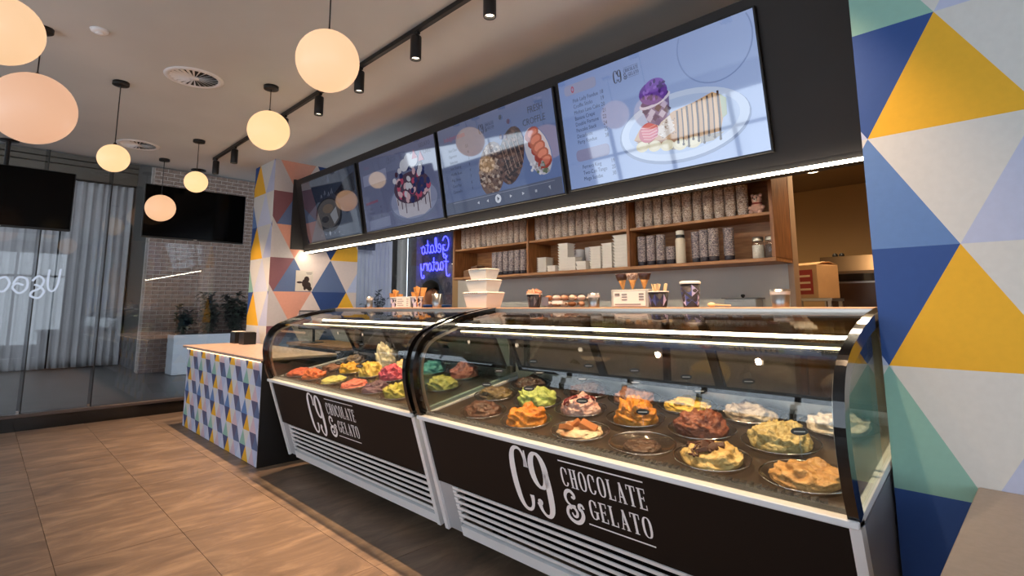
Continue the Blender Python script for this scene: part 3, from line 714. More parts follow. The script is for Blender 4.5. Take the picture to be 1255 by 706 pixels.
tub(-2.3, BY, 'mocha', 'black brown gelato in the back row, leftmost', (66, 44, 36), (40, 26, 22), 0.05, 'swirl', 14, N)
tub(-1.87, BY, 'deepchoc', 'very dark chocolate gelato, back row behind the pink', (78, 46, 40), (50, 28, 24), 0.06, 'nutty', 15, N)
tub(-1.57, BY, 'mauve', 'mauve brown gelato, back row behind the caramel', (150, 106, 88), (116, 76, 62), 0.055, 'swirl', 16, N)
tub(-1.28, BY, 'lemon', 'yellow custard gelato in the back row', (238, 208, 106), (216, 176, 66), 0.04, 'fold', 17, N)
tub(-0.98, BY, 'cookies', 'grey cookie speckled gelato in the back row', (206, 196, 180), (112, 92, 78), 0.055, 'swirl', 18, N, scale=14)
tub(-0.65, BY, 'milk', 'white milk gelato in the back right corner', (238, 234, 222), (218, 208, 190), 0.06, 'fold', 19, N, tagged=False)
tub(-4.54, FY, 'blood', 'red orange sorbet at the far left front', (226, 104, 62), (196, 76, 44), 0.05, 'swirl', 21, F, tagged=False)
tub(-4.25, FY, 'apricot', 'bright orange sorbet at the left front', (246, 134, 70), (232, 104, 46), 0.075, 'fold', 22, F, tagged=False)
tub(-3.925, FY, 'lime', 'low pale lime sorbet', (232, 226, 130), (206, 200, 96), 0.035, 'flat', 23, F)
tub(-3.6, FY, 'coral', 'low coral pink sorbet', (246, 142, 118), (226, 104, 86), 0.04, 'swirl', 24, F)
tub(-3.31, FY, 'blackberry', 'purple blackberry gelato', (120, 86, 106), (84, 54, 76), 0.055, 'nutty', 25, F, tagged=False)
tub(-3.02, FY, 'kiwi', 'yellow green kiwi gelato', (206, 196, 76), (160, 152, 50), 0.08, 'fold', 26, F, tagged=False)
tub(-4.4, MY, 'clay', 'brown toffee gelato behind the red orange sorbet', (150, 98, 66), (112, 66, 42), 0.035, 'flat', 27, F)
tub(-4.08, MY, 'sunny', 'golden yellow mango gelato', (240, 192, 62), (222, 160, 36), 0.075, 'fold', 28, F)
tub(-3.775, MY, 'banana', 'large pale yellow banana gelato mound', (248, 218, 108), (232, 190, 66), 0.10, 'swirl', 29, F, tagged=False)
tub(-3.465, MY, 'bubblegum', 'hot pink raspberry gelato mound', (240, 110, 126), (216, 72, 96), 0.10, 'nutty', 30, F, tagged=False)
tub(-2.86, MY, 'vanilla', 'pale yellow vanilla gelato at the right end', (246, 222, 132), (226, 196, 96), 0.07, 'fold', 31, F)
tub(-4.42, BY, 'greybrown', 'grey brown gelato in the back row', (128, 112, 92), (92, 76, 60), 0.06, 'nutty', 32, F)
tub(-3.62, BY, 'custard', 'cream custard gelato in the back row', (238, 216, 160), (216, 188, 122), 0.08, 'swirl', 33, F)
tub(-3.92, BY, 'snow', 'tall white whipped gelato mound', (244, 240, 214), (228, 220, 176), 0.19, 'fold', 34, F, tagged=False)
tub(-3.3, BY, 'turquoise', 'turquoise blue gelato in the back row', (110, 190, 196), (72, 156, 168), 0.08, 'swirl', 35, F)
tub(-2.93, BY, 'rosepink', 'dusty pink gelato in the back right corner', (226, 132, 126), (198, 96, 96), 0.09, 'nutty', 36, F)

# ================================================================= MENU SCREENS
SCREEN_K = 0.72
def em(col): return emit_mat('screen_%d_%d_%d' % col, srgb(*col), SCREEN_K, gloss=True, rough=0.05)
_tx = {}
def text_polys(s):
    if s in _tx: return _tx[s]
    cu = bpy.data.curves.new('t', 'FONT'); cu.body = s; cu.resolution_u = 2; cu.size = 1.0
    ob = bpy.data.objects.new('t', cu); COL.objects.link(ob)
    dg = bpy.context.evaluated_depsgraph_get(); me = ob.evaluated_get(dg).to_mesh()
    vs = [v.co.copy() for v in me.vertices]; fs = [tuple(p.vertices) for p in me.polygons]
    ob.evaluated_get(dg).to_mesh_clear(); bpy.data.objects.remove(ob); bpy.data.curves.remove(cu)
    _tx[s] = (vs, fs, max([v.x for v in vs] + [0.01])); return _tx[s]
class Art:
    def __init__(s, w, h): s.b = {}; s.w = w; s.h = h; s.lay = 0
    def mb(s, part): return s.b.setdefault(part, MB())
    def xy(s, u, v): return (-s.w / 2 + u * s.w, s.h / 2 - v * s.h)
    def raw(s, part, pts, col, dz=0.0): 
        s.lay += 1; s.mb(part).add([(p[0], p[1], 0.0008 + s.lay * 0.000012 + dz) for p in pts], [tuple(range(len(pts)))], em(col))
    def poly(s, part, uv, col): s.raw(part, [s.xy(*p) for p in uv], col)
    def ell(s, part, u, v, ru, rv, col, rot=0, n=24, a0=0, a1=360):
        c = s.xy(u, v); pts = []
        for i in range(n if a1 - a0 >= 360 else n + 1):
            a = R(a0 + (a1 - a0) * i / n); x, y = ru * s.w * math.cos(a), rv * s.h * math.sin(a); q = R(rot)
            pts.append((c[0] + x * math.cos(q) - y * math.sin(q), c[1] + x * math.sin(q) + y * math.cos(q)))
        s.raw(part, pts, col)
    def line(s, part, uvs, wd, col):
        for q in strip([s.xy(*p) for p in uvs], wd): s.raw(part, q, col)
    def text(s, part, t, u, v, size, col, cond=0.8, right=False):
        vs, fs, wmax = text_polys(t); x, y = s.xy(u, v); s.lay += 1; part = part + '#%d' % s.lay
        if right: x -= wmax * size * cond
        s.mb(part).add([(x + q.x * size * cond, y + q.y * size, 0.0008 + s.lay * 0.000012) for q in vs], fs, em(col))
    def pill(s, part, u0, u1, v0, v1, col):
        x0, y1 = s.xy(u0, v0); x1, y0 = s.xy(u1, v1); r = (y1 - y0) * 0.35; pts = []
        for cx_, cy_, a in ((x1 - r, y1 - r, 0), (x0 + r, y1 - r, 90), (x0 + r, y0 + r, 180), (x1 - r, y0 + r, 270)):
            for k in range(5): pts.append((cx_ + r * math.cos(R(a + k * 22.5)), cy_ + r * math.sin(R(a + k * 22.5))))
        s.raw(part + '#%d' % s.lay, pts, col)
    def logo(s, part, u, v, wd, col):
        x, y = s.xy(u, v); k = wd / 0.732; s.lay += 1
        for nm, polys in logo_polys().items():
            for q in polys: s.mb(part).add([(x + a * k, y + b * k, 0.0008 + s.lay * 0.000012) for a, b in q], [tuple(range(len(q)))], em(col))
def screen_bg(name, ca, cb):
    m = mat(name, (0.01, 0.01, 0.012, 1), rough=0.05, spec=0.8, coat=1.0, emit=(1, 1, 1, 1), estr=SCREEN_K); m.node_tree.nodes['Principled BSDF'].inputs['Coat IOR'].default_value = 1.8; nt = m.node_tree; p = nt.nodes['Principled BSDF']
    tc = nt.nodes.new('ShaderNodeTexCoord'); sx = nt.nodes.new('ShaderNodeSeparateXYZ'); nt.links.new(tc.outputs['Object'], sx.inputs[0])
    md = nt.nodes.new('ShaderNodeMath'); md.operation = 'MULTIPLY_ADD'; md.inputs[1].default_value = 0.45; md.inputs[2].default_value = 0.5; nt.links.new(sx.outputs['X'], md.inputs[0])
    m2 = nt.nodes.new('ShaderNodeMath'); m2.operation = 'MULTIPLY_ADD'; m2.inputs[1].default_value = -0.5; nt.links.new(sx.outputs['Y'], m2.inputs[0]); nt.links.new(md.outputs[0], m2.inputs[2])
    cr = nt.nodes.new('ShaderNodeValToRGB'); cr.color_ramp.elements[0].color = srgb(*ca); cr.color_ramp.elements[1].color = srgb(*cb)
    nt.links.new(m2.outputs[0], cr.inputs[0]); nt.links.new(cr.outputs[0], p.inputs['Emission Color'])
    return m
SW, SH = 1.332, 0.75
def menu_screen(xc, vc, label, bgm, draw):
    e = empty('menu_screen', on_fascia(xc, vc, 0.0), label=label, cat='screen', group='menu screens over the counter'); e.rotation_euler = FROT
    bz = 0.012; b = MB(); b.box(-SW / 2 - bz, SW / 2 + bz, -SH / 2 - bz, SH / 2 + bz, 0.002, 0.03, b=0.003); b.build('housing', M_black, e)
    pnl = MB().box(-SW / 2, SW / 2, -SH / 2, SH / 2, 0.0302, 0.032).build('display_panel', bgm, e)
    A = Art(SW, SH); draw(A)
    for k, m in A.b.items():
        o = m.build(k.split('#')[0], None, pnl); o.location = (0, 0, 0.032)
    return e
DK = (58, 66, 92)
def draw4(A):
    t = 'menu_text'
    A.pill('heading_bar', 0.035, 0.235, 0.055, 0.150, (146, 152, 188)); A.ell('heading_mark', 0.088, 0.105, 0.010, 0.030, (168, 60, 96)); A.ell('heading_mark', 0.088, 0.105, 0.005, 0.016, (150, 154, 190))
    rows = [('Pink Lady Fondue', '18'), ('Croffle Sticks', '19'), ('Molten Lava Cake', '20'), ('Banana Crepe', '21'), ('Double Fortune', '22'), ('Pancake Stack', '24'), ('Decadente', '25'), ('Party Fondue', '38')]
    for i, (a, b) in enumerate(rows):
        v = 0.225 + i * 0.0545; A.text(t, a, 0.08, v, 0.037, DK); A.text(t, b, 0.27, v, 0.037, DK, right=True)
    A.pill('heading_bar', 0.06, 0.265, 0.66, 0.765, (140, 140, 178))
    for i, (a, b) in enumerate([('Ferrero King', '19'), ('Two-Can Tango', '25'), ('Mega Sundae', '30')]):
        v = 0.835 + i * 0.054; A.text(t, a, 0.09, v, 0.037, DK); A.text(t, b, 0.285, v, 0.037, DK, right=True)
    A.logo('logo', 0.335, 0.185, 0.185, (40, 44, 62))
    p = 'plate_picture'
    A.line('plate_edge', [(0.83 + 0.16 * math.cos(R(a)), 0.14 + 0.285 * math.sin(R(a))) for a in range(-26, 207, 8)], 0.007, (128, 150, 200))
    A.ell(p, 0.638, 0.685, 0.31, 0.275, (132, 150, 190), n=40); A.ell(p, 0.64, 0.672, 0.302, 0.262, (198, 214, 244), n=40); A.ell(p, 0.642, 0.668, 0.262, 0.215, (178, 198, 236), n=40)
    q = 'crepe_picture'
    A.poly(q, [(0.41, 0.72), (0.45, 0.76), (0.60, 0.85), (0.78, 0.845), (0.83, 0.80), (0.60, 0.78)], (168, 160, 150))
    A.poly(q, [(0.405, 0.70), (0.44, 0.625), (0.53, 0.60), (0.62, 0.55), (0.72, 0.525), (0.80, 0.49), (0.838, 0.53), (0.835, 0.68), (0.815, 0.79), (0.70, 0.80), (0.55, 0.79), (0.44, 0.745)], (206, 164, 122))
    A.poly(q, [(0.405, 0.70), (0.44, 0.745), (0.55, 0.79), (0.62, 0.79), (0.62, 0.765), (0.50, 0.74)], (168, 118, 76))
    for i in range(5): A.ell(q, 0.445 + i * 0.062, 0.768 + i * 0.017 - (0.012 if i == 4 else 0), 0.033, 0.044, (232, 222, 190)); A.ell(q, 0.445 + i * 0.062, 0.762 + i * 0.017 - (0.012 if i == 4 else 0), 0.022, 0.028, (242, 234, 206))
    A.poly(q, [(0.535, 0.61), (0.60, 0.575), (0.615, 0.70), (0.56, 0.74), (0.53, 0.70)], (226, 214, 206))
    rr = random.Random(8)
    for i in range(40): A.ell(q, rr.uniform(0.535, 0.62), rr.uniform(0.60, 0.74), 0.004, 0.006, rr.choice([(196, 176, 160), (244, 240, 238), (150, 120, 100)]), 0, 6)
    for i in range(4): A.poly(q, [(0.66 + i * 0.045, 0.56 - i * 0.018), (0.675 + i * 0.045, 0.555 - i * 0.018), (0.68 + i * 0.045, 0.76), (0.655 + i * 0.045, 0.76)], (226, 186, 142))
    for i in range(9):
        u = 0.635 + i * 0.0235; v0 = 0.555 - i * 0.008; vb = 0.80 + 0.045 * ((i * 7) % 3) / 2
        A.line(q, [(u, v0), (u - 0.004, (v0 + vb) / 2), (u - 0.012, vb)], 0.012 - 0.004 * (i % 2), (62, 36, 30))
        A.ell(q, u - 0.012, vb, 0.006, 0.012, (58, 34, 28), 0, 8)
    A.poly(q, [(0.83, 0.52), (0.855, 0.56), (0.85, 0.68), (0.83, 0.70)], (178, 190, 160))
    A.ell(q, 0.485, 0.665, 0.052, 0.078, (196, 60, 84), rot=24); A.ell(q, 0.49, 0.655, 0.04, 0.06, (214, 84, 98), rot=24)
    for i in range(5): A.line(q, [(0.445 + 0.003 * i, 0.615 + i * 0.024), (0.49, 0.63 + i * 0.024), (0.53, 0.615 + i * 0.024)], 0.005, (236, 168, 170))
    c = 'cup_picture'
    A.poly(c, [(0.462, 0.45), (0.608, 0.40), (0.60, 0.57), (0.535, 0.625), (0.49, 0.585)], (120, 104, 152))
    for i, (u, v) in enumerate(((0.485, 0.49), (0.515, 0.515), (0.548, 0.49), (0.58, 0.475), (0.50, 0.555), (0.532, 0.565), (0.565, 0.545), (0.592, 0.52), (0.54, 0.60))):
        A.poly(c, [(u - 0.019, v), (u, v - 0.034), (u + 0.019, v), (u, v + 0.034)], [(56, 48, 104), (202, 194, 220), (82, 58, 80), (176, 166, 204), (198, 188, 216), (62, 50, 108), (204, 196, 222), (78, 62, 96), (96, 82, 140)][i])
    A.ell(c, 0.535, 0.425, 0.082, 0.045, (214, 208, 230), rot=12); A.ell(c, 0.535, 0.412, 0.074, 0.035, (70, 42, 116), rot=12)
    A.ell(c, 0.532, 0.36, 0.072, 0.095, (102, 62, 158)); A.ell(c, 0.545, 0.305, 0.05, 0.055, (124, 80, 182))
    for i in range(26): A.ell(c, 0.533 + rr.uniform(-.058, .058), 0.355 + rr.uniform(-.085, .06), 0.010, 0.012, rr.choice([(82, 46, 134), (138, 94, 198), (66, 36, 112), (152, 112, 208)]), rr.uniform(0, 90), 8)
def draw3(A):
    t = 'menu_text'; c3 = (52, 56, 76)
    A.text(t, 'Indulgent treats', 0.055, 0.16, 0.062, (150, 70, 92), 0.72)
    for i, (a, b) in enumerate([('Hot Choc', '5.5'), ('Espresso', '4'), ('Babycino', '2'), ('Iced Shaking', '8'), ('Waffle Bowl', '9'), ('Pop Shots', '7'), ('Coco Pop', '8'), ('Caramello', '9')]):
        A.text(t, a, 0.09, 0.29 + i * 0.068, 0.036, c3); A.text(t, b, 0.285, 0.29 + i * 0.068, 0.036, c3, right=True)
    A.text(t, 'FRESH', 0.925, 0.16, 0.07, (40, 42, 58), 0.8, True); A.text(t, 'CROFFLE', 0.935, 0.27, 0.07, (40, 42, 58), 0.8, True)
    A.logo('logo', 0.40, 0.20, 0.18, (44, 46, 62))
    w = 'waffle_picture'; rr = random.Random(9)
    def waffle(u, v, ru, rv, rot, base, cols, n):
        A.ell(w, u, v, ru, rv, base, rot, 20)
        for i in range(n):
            a, q = rr.uniform(0, 6.28), math.sqrt(rr.random()) * 0.92; x, y = ru * q * math.cos(a) * SW, rv * q * math.sin(a) * SH; k = R(rot)
            uu = u + (x * math.cos(k) - y * math.sin(k)) / SW; vv = v - (x * math.sin(k) + y * math.cos(k)) / SH
            A.ell(w, uu, vv, 0.013, 0.018, rr.choice(cols), rot, 7)
    waffle(0.475, 0.60, 0.115, 0.29, -16, (104, 82, 76), [(150, 128, 114), (84, 60, 54), (170, 152, 140), (64, 46, 44), (120, 96, 84)], 190)
    waffle(0.65, 0.52, 0.10, 0.30, -20, (70, 50, 48), [(46, 32, 36), (96, 68, 60), (118, 90, 80), (38, 28, 32), (84, 60, 54)], 190)
    for i in range(5): A.line(w, [(0.575 + i * 0.032, 0.40 - i * 0.02), (0.62 + i * 0.03, 0.70 - i * 0.02)], 0.006, (150, 122, 108)); A.line(w, [(0.57 + 0.006 * i, 0.45 + i * 0.07), (0.72, 0.38 + i * 0.07)], 0.005, (40, 30, 34))
    A.ell(w, 0.855, 0.545, 0.085, 0.255, (186, 184, 196), 20, 20)
    for i in range(5): A.ell(w, 0.825 + i * 0.018, 0.37 + i * 0.075, 0.056, 0.066, (150, 62, 54), 20, 12); A.ell(w, 0.832 + i * 0.018, 0.36 + i * 0.075, 0.036, 0.04, (196, 108, 92), 20, 10)
    for i in range(22): A.ell(w, 0.865 + rr.uniform(-.07, .06), 0.70 + rr.uniform(-.05, .07), 0.010, 0.016, rr.choice([(206, 204, 214), (150, 146, 150), (96, 110, 92)]), 0, 7)
    for u, v in ((0.60, 0.10), (0.66, 0.17), (0.585, 0.30), (0.62, 0.31)): A.ell(w, u, v, 0.013, 0.026, rr.choice([(84, 60, 88), (86, 110, 96), (60, 70, 90)]))
    b = 'player_bar'
    A.poly(b, [(0, 0.86), (1, 0.84), (1, 1), (0, 1)], (88, 96, 120)); A.line(b, [(0.08, 0.875), (0.95, 0.865)], 0.003, (150, 156, 176))
    A.ell(b, 0.5, 0.925, 0.026, 0.046, (216, 222, 236)); A.poly(b, [(0.493, 0.90), (0.512, 0.925), (0.493, 0.95)], (80, 86, 106))
    for u, sg in ((0.33, -1), (0.415, -1), (0.6, 1), (0.7, 1)): A.poly(b, [(u, 0.908), (u + 0.018 * sg, 0.925), (u, 0.942)], (196, 202, 216))
    A.poly(b, [(0.80, 0.915), (0.815, 0.915), (0.815, 0.94), (0.80, 0.94)], (170, 176, 192)); A.poly(b, [(0.90, 0.91), (0.915, 0.90), (0.915, 0.945)], (170, 176, 192))
def draw2(A):
    t = 'menu_text'; c = (66, 66, 88)
    A.logo('logo', 0.40, 0.165, 0.16, (74, 76, 98)); A.text(t, 'GELATO', 0.95, 0.10, 0.058, c, 0.8, True); A.text(t, 'CAKE', 0.95, 0.19, 0.058, c, 0.8, True)
    A.text(t, 'Cakes', 0.07, 0.14, 0.05, (112, 84, 110)); A.poly('panel_block', [(0.04, 0.22), (0.38, 0.20), (0.38, 0.36), (0.04, 0.37)], (116, 120, 148)); A.poly('panel_block', [(0.04, 0.60), (0.22, 0.585), (0.22, 0.62), (0.04, 0.635)], (112, 72, 96))
    for i in range(3): A.text(t, ['Small', 'Medium', 'Large'][i], 0.08, 0.71 + i * 0.06, 0.036, c); A.text(t, ['45', '65', '85'][i], 0.26, 0.71 + i * 0.06, 0.036, c, right=True)
    A.poly('panel_block', [(0.06, 0.86), (0.36, 0.84), (0.36, 0.97), (0.06, 0.985)], (112, 118, 148))
    p = 'cake_picture'; rr = random.Random(4)
    A.ell(p, 0.68, 0.72, 0.31, 0.26, (96, 104, 134), n=32); A.ell(p, 0.68, 0.71, 0.285, 0.23, (124, 130, 160), n=32)
    A.poly(p, [(0.47, 0.62), (0.90, 0.60), (0.88, 0.85), (0.80, 0.91), (0.58, 0.92), (0.49, 0.86)], (168, 164, 176))
    for i in range(9): A.line(p, [(0.49 + i * 0.048, 0.66), (0.49 + i * 0.048, 0.74 + 0.06 * (i % 3))], 0.014, (74, 58, 70))
    A.ell(p, 0.68, 0.55, 0.225, 0.20, (70, 54, 72), n=24)
    for i in range(70):
        a, q = rr.uniform(0, 6.28), math.sqrt(rr.random()); u, v = 0.68 + 0.22 * q * math.cos(a), 0.48 + 0.25 * q * math.sin(a)
        cc = rr.choice([(38, 44, 92), (32, 38, 80), (160, 66, 92), (182, 150, 160), (176, 174, 186), (60, 40, 58)])
        A.ell(p, u, v, rr.uniform(0.018, 0.032), rr.uniform(0.03, 0.05), cc, rr.uniform(0, 90), 9)
    for u, v in ((0.62, 0.25), (0.68, 0.20), (0.74, 0.22)): A.ell(p, u, v, 0.055, 0.08, (178, 180, 192), 0, 14)
    for u, v in ((0.755, 0.14), (0.83, 0.19)): A.poly(p, [(u - 0.03, v + 0.07), (u, v - 0.05), (u + 0.035, v + 0.07)], (170, 96, 116))
def draw1(A):
    b = 'bowl_picture'
    A.poly(b, [(0.05, 0.55), (0.30, 0.38), (0.95, 0.50), (0.98, 0.98), (0.08, 0.98)], (72, 80, 96)); A.poly(b, [(0.62, 0.32), (0.85, 0.15), (0.98, 0.10), (0.98, 0.36), (0.70, 0.42)], (22, 24, 34)); A.poly(b, [(0.62, 0.42), (0.98, 0.40), (0.98, 0.62), (0.80, 0.66)], (42, 50, 74))
    A.ell(b, 0.47, 0.62, 0.245, 0.27, (34, 36, 44), n=32); A.ell(b, 0.47, 0.60, 0.215, 0.225, (74, 72, 74), n=30); A.poly(b, [(0.50, 0.62), (0.62, 0.52), (0.64, 0.70), (0.56, 0.78)], (128, 130, 138))
    A.ell(b, 0.40, 0.68, 0.07, 0.05, (46, 46, 52)); A.ell(b, 0.47, 0.52, 0.10, 0.07, (96, 84, 76))
    t = 'menu_text'
    for i, (x, y, hh) in enumerate(((0.36, 0.33, 0.05), (0.43, 0.30, 0.07), (0.50, 0.33, 0.06), (0.56, 0.31, 0.08), (0.52, 0.12, 0.10))): A.line(t, [(x, y), (x + 0.02, y - hh), (x + 0.03, y)], 0.010, (104, 110, 128))
    A.poly('player_bar', [(0.44, 0.90), (0.46, 0.87), (0.48, 0.90), (0.46, 0.95)], (150, 156, 168))
    for u in (0.3, 0.38, 0.55, 0.63): A.ell('player_bar', u, 0.915, 0.008, 0.014, (130, 136, 150))
menu_screen(-1.637, 0.447, 'brightest menu screen, showing a crepe and purple ice cream cup on a plate', screen_bg('bg_crepe', (118, 142, 198), (178, 200, 246)), draw4)
menu_screen(-3.036, 0.458, 'menu screen headed FRESH CROFFLE with waffles and strawberries', screen_bg('bg_waffle', (92, 100, 128), (96, 118, 170)), draw3)
menu_screen(-4.430, 0.462, 'menu screen headed GELATO CAKE with a berry topped cake', screen_bg('bg_cake', (82, 86, 112), (96, 102, 136)), draw2)
menu_screen(-5.870, 0.460, 'dim dark menu screen nearest the pillar, showing a bowl', screen_bg('bg_bowl', (30, 34, 48), (44, 52, 70)), draw1)
# ---- LED line along the foot of the fascia
lg = empty('led_light_line', (-3.6, FB[0], 2.04), label='long warm white LED line under the menu screens', cat='light')
MB().box(-3.165, 3.155, -0.002, 0.045, 0.006, 0.0105).build('channel', M_steel, lg)
MB().box(-3.160, 3.150, -0.010, 0.022, -0.005, 0.006, b=0.002).build('diffuser', emit_mat('led_line', (1.0, 0.86, 0.64, 1), 40.0), lg)
# ================================================================= PENDANT LAMPS
def pendant(x, y, z, r, label, col=(1.0, 0.74, 0.44), k=1.0):
    e = empty('globe_pendant', (x, y, ZC), label=label, cat='pendant lamp', group='globe pendant lamps')
    c = MB(); c.lathe([(0.0, -0.03), (0.055, -0.03), (0.06, -0.026), (0.06, 0.0), (0.0, 0.0)], n=24); c.build('canopy', M_bmetal, e)
    MB().tube([(0, 0, -0.03), (0, 0, z - ZC + r * 0.97)], 0.004, 6).build('cord', M_black, e)
    h = MB(); h.lathe([(0.006, 0.022), (0.009, 0.02), (0.014, 0.006), (0.015, -0.004), (0.0, -0.004)], (0, 0, z - ZC + r * 0.985), 16); h.build('cap', M_bmetal, e)
    m = mat('globe_%.2f_%.2f' % (k, col[2]), srgb(150, 136, 122), 0.4, emit=(*col, 1), estr=k, spec=0.4)
    g = MB(); g.ball((0, 0, z - ZC), r, m, 40, 24); g.build('globe', None, e)
    return e
pendant(-3.63, -0.05, 2.75, 0.172, 'large glowing globe pendant cut off by the top left corner', (0.92, 0.58, 0.32), k=0.95)
pendant(-4.628, 0.13, 2.657, 0.232, 'largest globe pendant with a pinkish textured glow, at the left edge', (0.86, 0.47, 0.29), k=0.82)
pendant(-5.325, 0.668, 2.568, 0.113, 'small globe pendant hanging in front of the tall curtains', (1.0, 0.66, 0.32), k=1.0)
pendant(-7.785, 1.496, 2.59, 0.166, 'peach globe pendant hanging in front of the television on the brick wall', (0.98, 0.55, 0.30), k=0.9)
pendant(-6.625, 1.588, 2.742, 0.118, 'small globe pendant over the top edge of the television by the brick wall', (1.0, 0.68, 0.32), k=1.05)
pendant(-4.538, 1.598, 2.831, 0.166, 'globe pendant next to the far part of the black light track', (1.0, 0.64, 0.32), k=1.0)
pendant(-2.505, 1.153, 2.60, 0.156, 'large round globe pendant at top centre in front of the light track', (0.96, 0.60, 0.33), k=0.95)

# ================================================================= TRACK LIGHTS
YT = 1.93
tr = empty('light_track', (-4.3, YT, ZC), label='long black ceiling track carrying the spotlights', cat='light track')
b = MB(); b.box(-2.98, 3.75, -0.018, 0.018, -0.034, 0.0, b=0.003); b.build('rail', M_bmetal, tr)
b = MB(); b.box(-2.99, -2.98, -0.019, 0.019, -0.035, 0.0); b.build('end_cap', M_black, tr)
spot_lab = ['spotlight at the far end of the black track', 'second spotlight from the far end of the track', 'spotlight half hidden behind a globe pendant', 'spotlight just right of the middle globe pendant', 'spotlight touching the right side of the large centre globe', 'spotlight between the centre globe and the top edge of the photo', 'spotlight cut off at the top edge of the photo', 'spotlight on the track above the near case, out of view at the top', 'last spotlight of the track above the near case, out of view']
for i, x in enumerate([-7.20, -6.51, -5.08, -4.33, -3.63, -2.87, -2.13, -1.40, -0.75]):
    e = empty('track_spotlight', (x, YT, ZC - 0.034), label='black cylinder ' + spot_lab[i], cat='spotlight', group='track spotlights')
    b = MB(); b.box(-0.03, 0.03, -0.012, 0.012, -0.016, 0.0); b.lathe([(0.009, -0.03), (0.009, -0.014)], n=10); b.build('adapter', M_bmetal, e)
    b = MB(); b.lathe([(0.030, -0.188), (0.036, -0.19), (0.0375, -0.186), (0.0375, -0.032), (0.035, -0.028), (0.0, -0.028)], n=24, caps=False); b.lathe([(0.030, -0.188), (0.026, -0.160)], n=24, caps=False); b.build('cylinder_body', M_bmetal, e)
    b = MB(); b.lathe([(0.0, -0.172), (0.0275, -0.172), (0.0275, -0.168), (0.0, -0.168)], n=20); b.build('lens', emit_mat('spot_lens', (1, 0.82, 0.6, 1), 6.0), e)
    ld = bpy.data.lights.new('spot_light', 'SPOT'); ld.energy = SPOT_W; ld.color = (1.0, 0.67, 0.41); ld.spot_size = R(76); ld.spot_blend = 0.95; ld.shadow_soft_size = 0.015
    lo = bpy.data.objects.new('spot_light', ld); COL.objects.link(lo); lo.parent = e; lo.location = (0, 0, -0.196)

# ================================================================= CEILING FITTINGS
def diffuser(x, y, r, label):
    e = empty('air_diffuser', (x, y, ZC), label=label, cat='air vent', group='round ceiling diffusers')
    b = MB(); b.lathe([(r * 0.80, -0.002), (r * 0.84, -0.012), (r, -0.004), (r, 0.0), (r * 0.8, 0.0)], n=40, caps=False); b.build('rim', M_white, e)
    b = MB(); b.lathe([(0, -0.001), (r * 0.81, -0.001), (r * 0.81, 0.0), (0, 0)], n=32); b.build('throat', M_dark, e)
    b = MB(); b.lathe([(0, -0.014), (r * 0.16, -0.012), (r * 0.18, -0.002), (0, -0.002)], n=20); b.build('hub', M_white, e)
    for k in range(24):
        a = 2 * math.pi * k / 24; v = MB()
        w0, w1 = r * 0.014, r * 0.052
        v.add([(r * 0.16, -w0, -0.012), (r * 0.81, -w1, -0.011), (r * 0.81, w1 * 0.5, -0.003), (r * 0.16, w0, -0.004), (r * 0.16, -w0, -0.010), (r * 0.81, -w1, -0.009), (r * 0.81, w1 * 0.5, -0.001), (r * 0.16, w0, -0.002)],
              [(3, 2, 1, 0), (4, 5, 6, 7), (0, 1, 5, 4), (1, 2, 6, 5), (2, 3, 7, 6), (3, 0, 4, 7)])
        o = v.build('vane', M_white, e); o.rotation_euler = (0, 0, a)
    return e
diffuser(-4.80, 1.08, 0.215, 'round white swirl air diffuser, the nearer one, between the pendants and the track')
diffuser(-7.30, 1.13, 0.215, 'round white swirl air diffuser, the far one, above the small left globe')
e = empty('smoke_detector', (-4.393, 0.406, ZC), label='small flat white smoke detector on the ceiling near the left corner', cat='smoke detector')
b = MB(); b.lathe([(0.0, -0.022), (0.035, -0.022), (0.05, -0.012), (0.055, 0.0), (0, 0)], n=28); b.build('housing', M_white, e)
b = MB(); b.lathe([(0.0, -0.03), (0.022, -0.029), (0.026, -0.022), (0, -0.022)], n=20); b.build('sensor_cap', M_white, e)

# ================================================================= HANGING TELEVISIONS
def television(y0, y1, z0, z1, label):
    yc, zc = (y0 + y1) / 2, (z0 + z1) / 2
    e = empty('television', (-8.0, yc, z0), label=label, cat='television', group='ceiling hung televisions')
    hy = (y1 - y0) / 2; hz = z1 - z0
    MB().box(-0.05, -0.004, -hy, hy, 0, hz, b=0.006).build('housing', M_black, e)
    MB().box(-0.004, 0.0, -hy + 0.01, hy - 0.01, 0.02, hz - 0.01).build('screen', mat('tv_black_glass', srgb(5, 5, 6), 0.12, spec=0.12), e)
    MB().box(-0.0035, 0.001, -0.02, 0.02, 0.006, 0.013).build('badge', M_stripgrey, e)
    MB().tube([(-0.09, 0, hz * 0.35), (-0.09, 0, ZC - z0 - 0.005)], 0.022, 12).build('ceiling_pole', M_bmetal, e)
    MB().box(-0.10, -0.05, -0.18, 0.18, hz * 0.3, hz * 0.62).build('bracket', M_bmetal, e)
    b = MB(); b.lathe([(0, -0.012), (0.09, -0.012), (0.09, 0), (0, 0)], (-0.09, 0, ZC - z0), 20); b.build('ceiling_plate', M_bmetal, e)
television(-0.55, 0.668, 2.235, 2.925, 'black television hung from the ceiling at the left edge, before the curtains')
television(1.355, 2.565, 2.235, 2.925, 'black television hung from the ceiling in front of the brick wall')

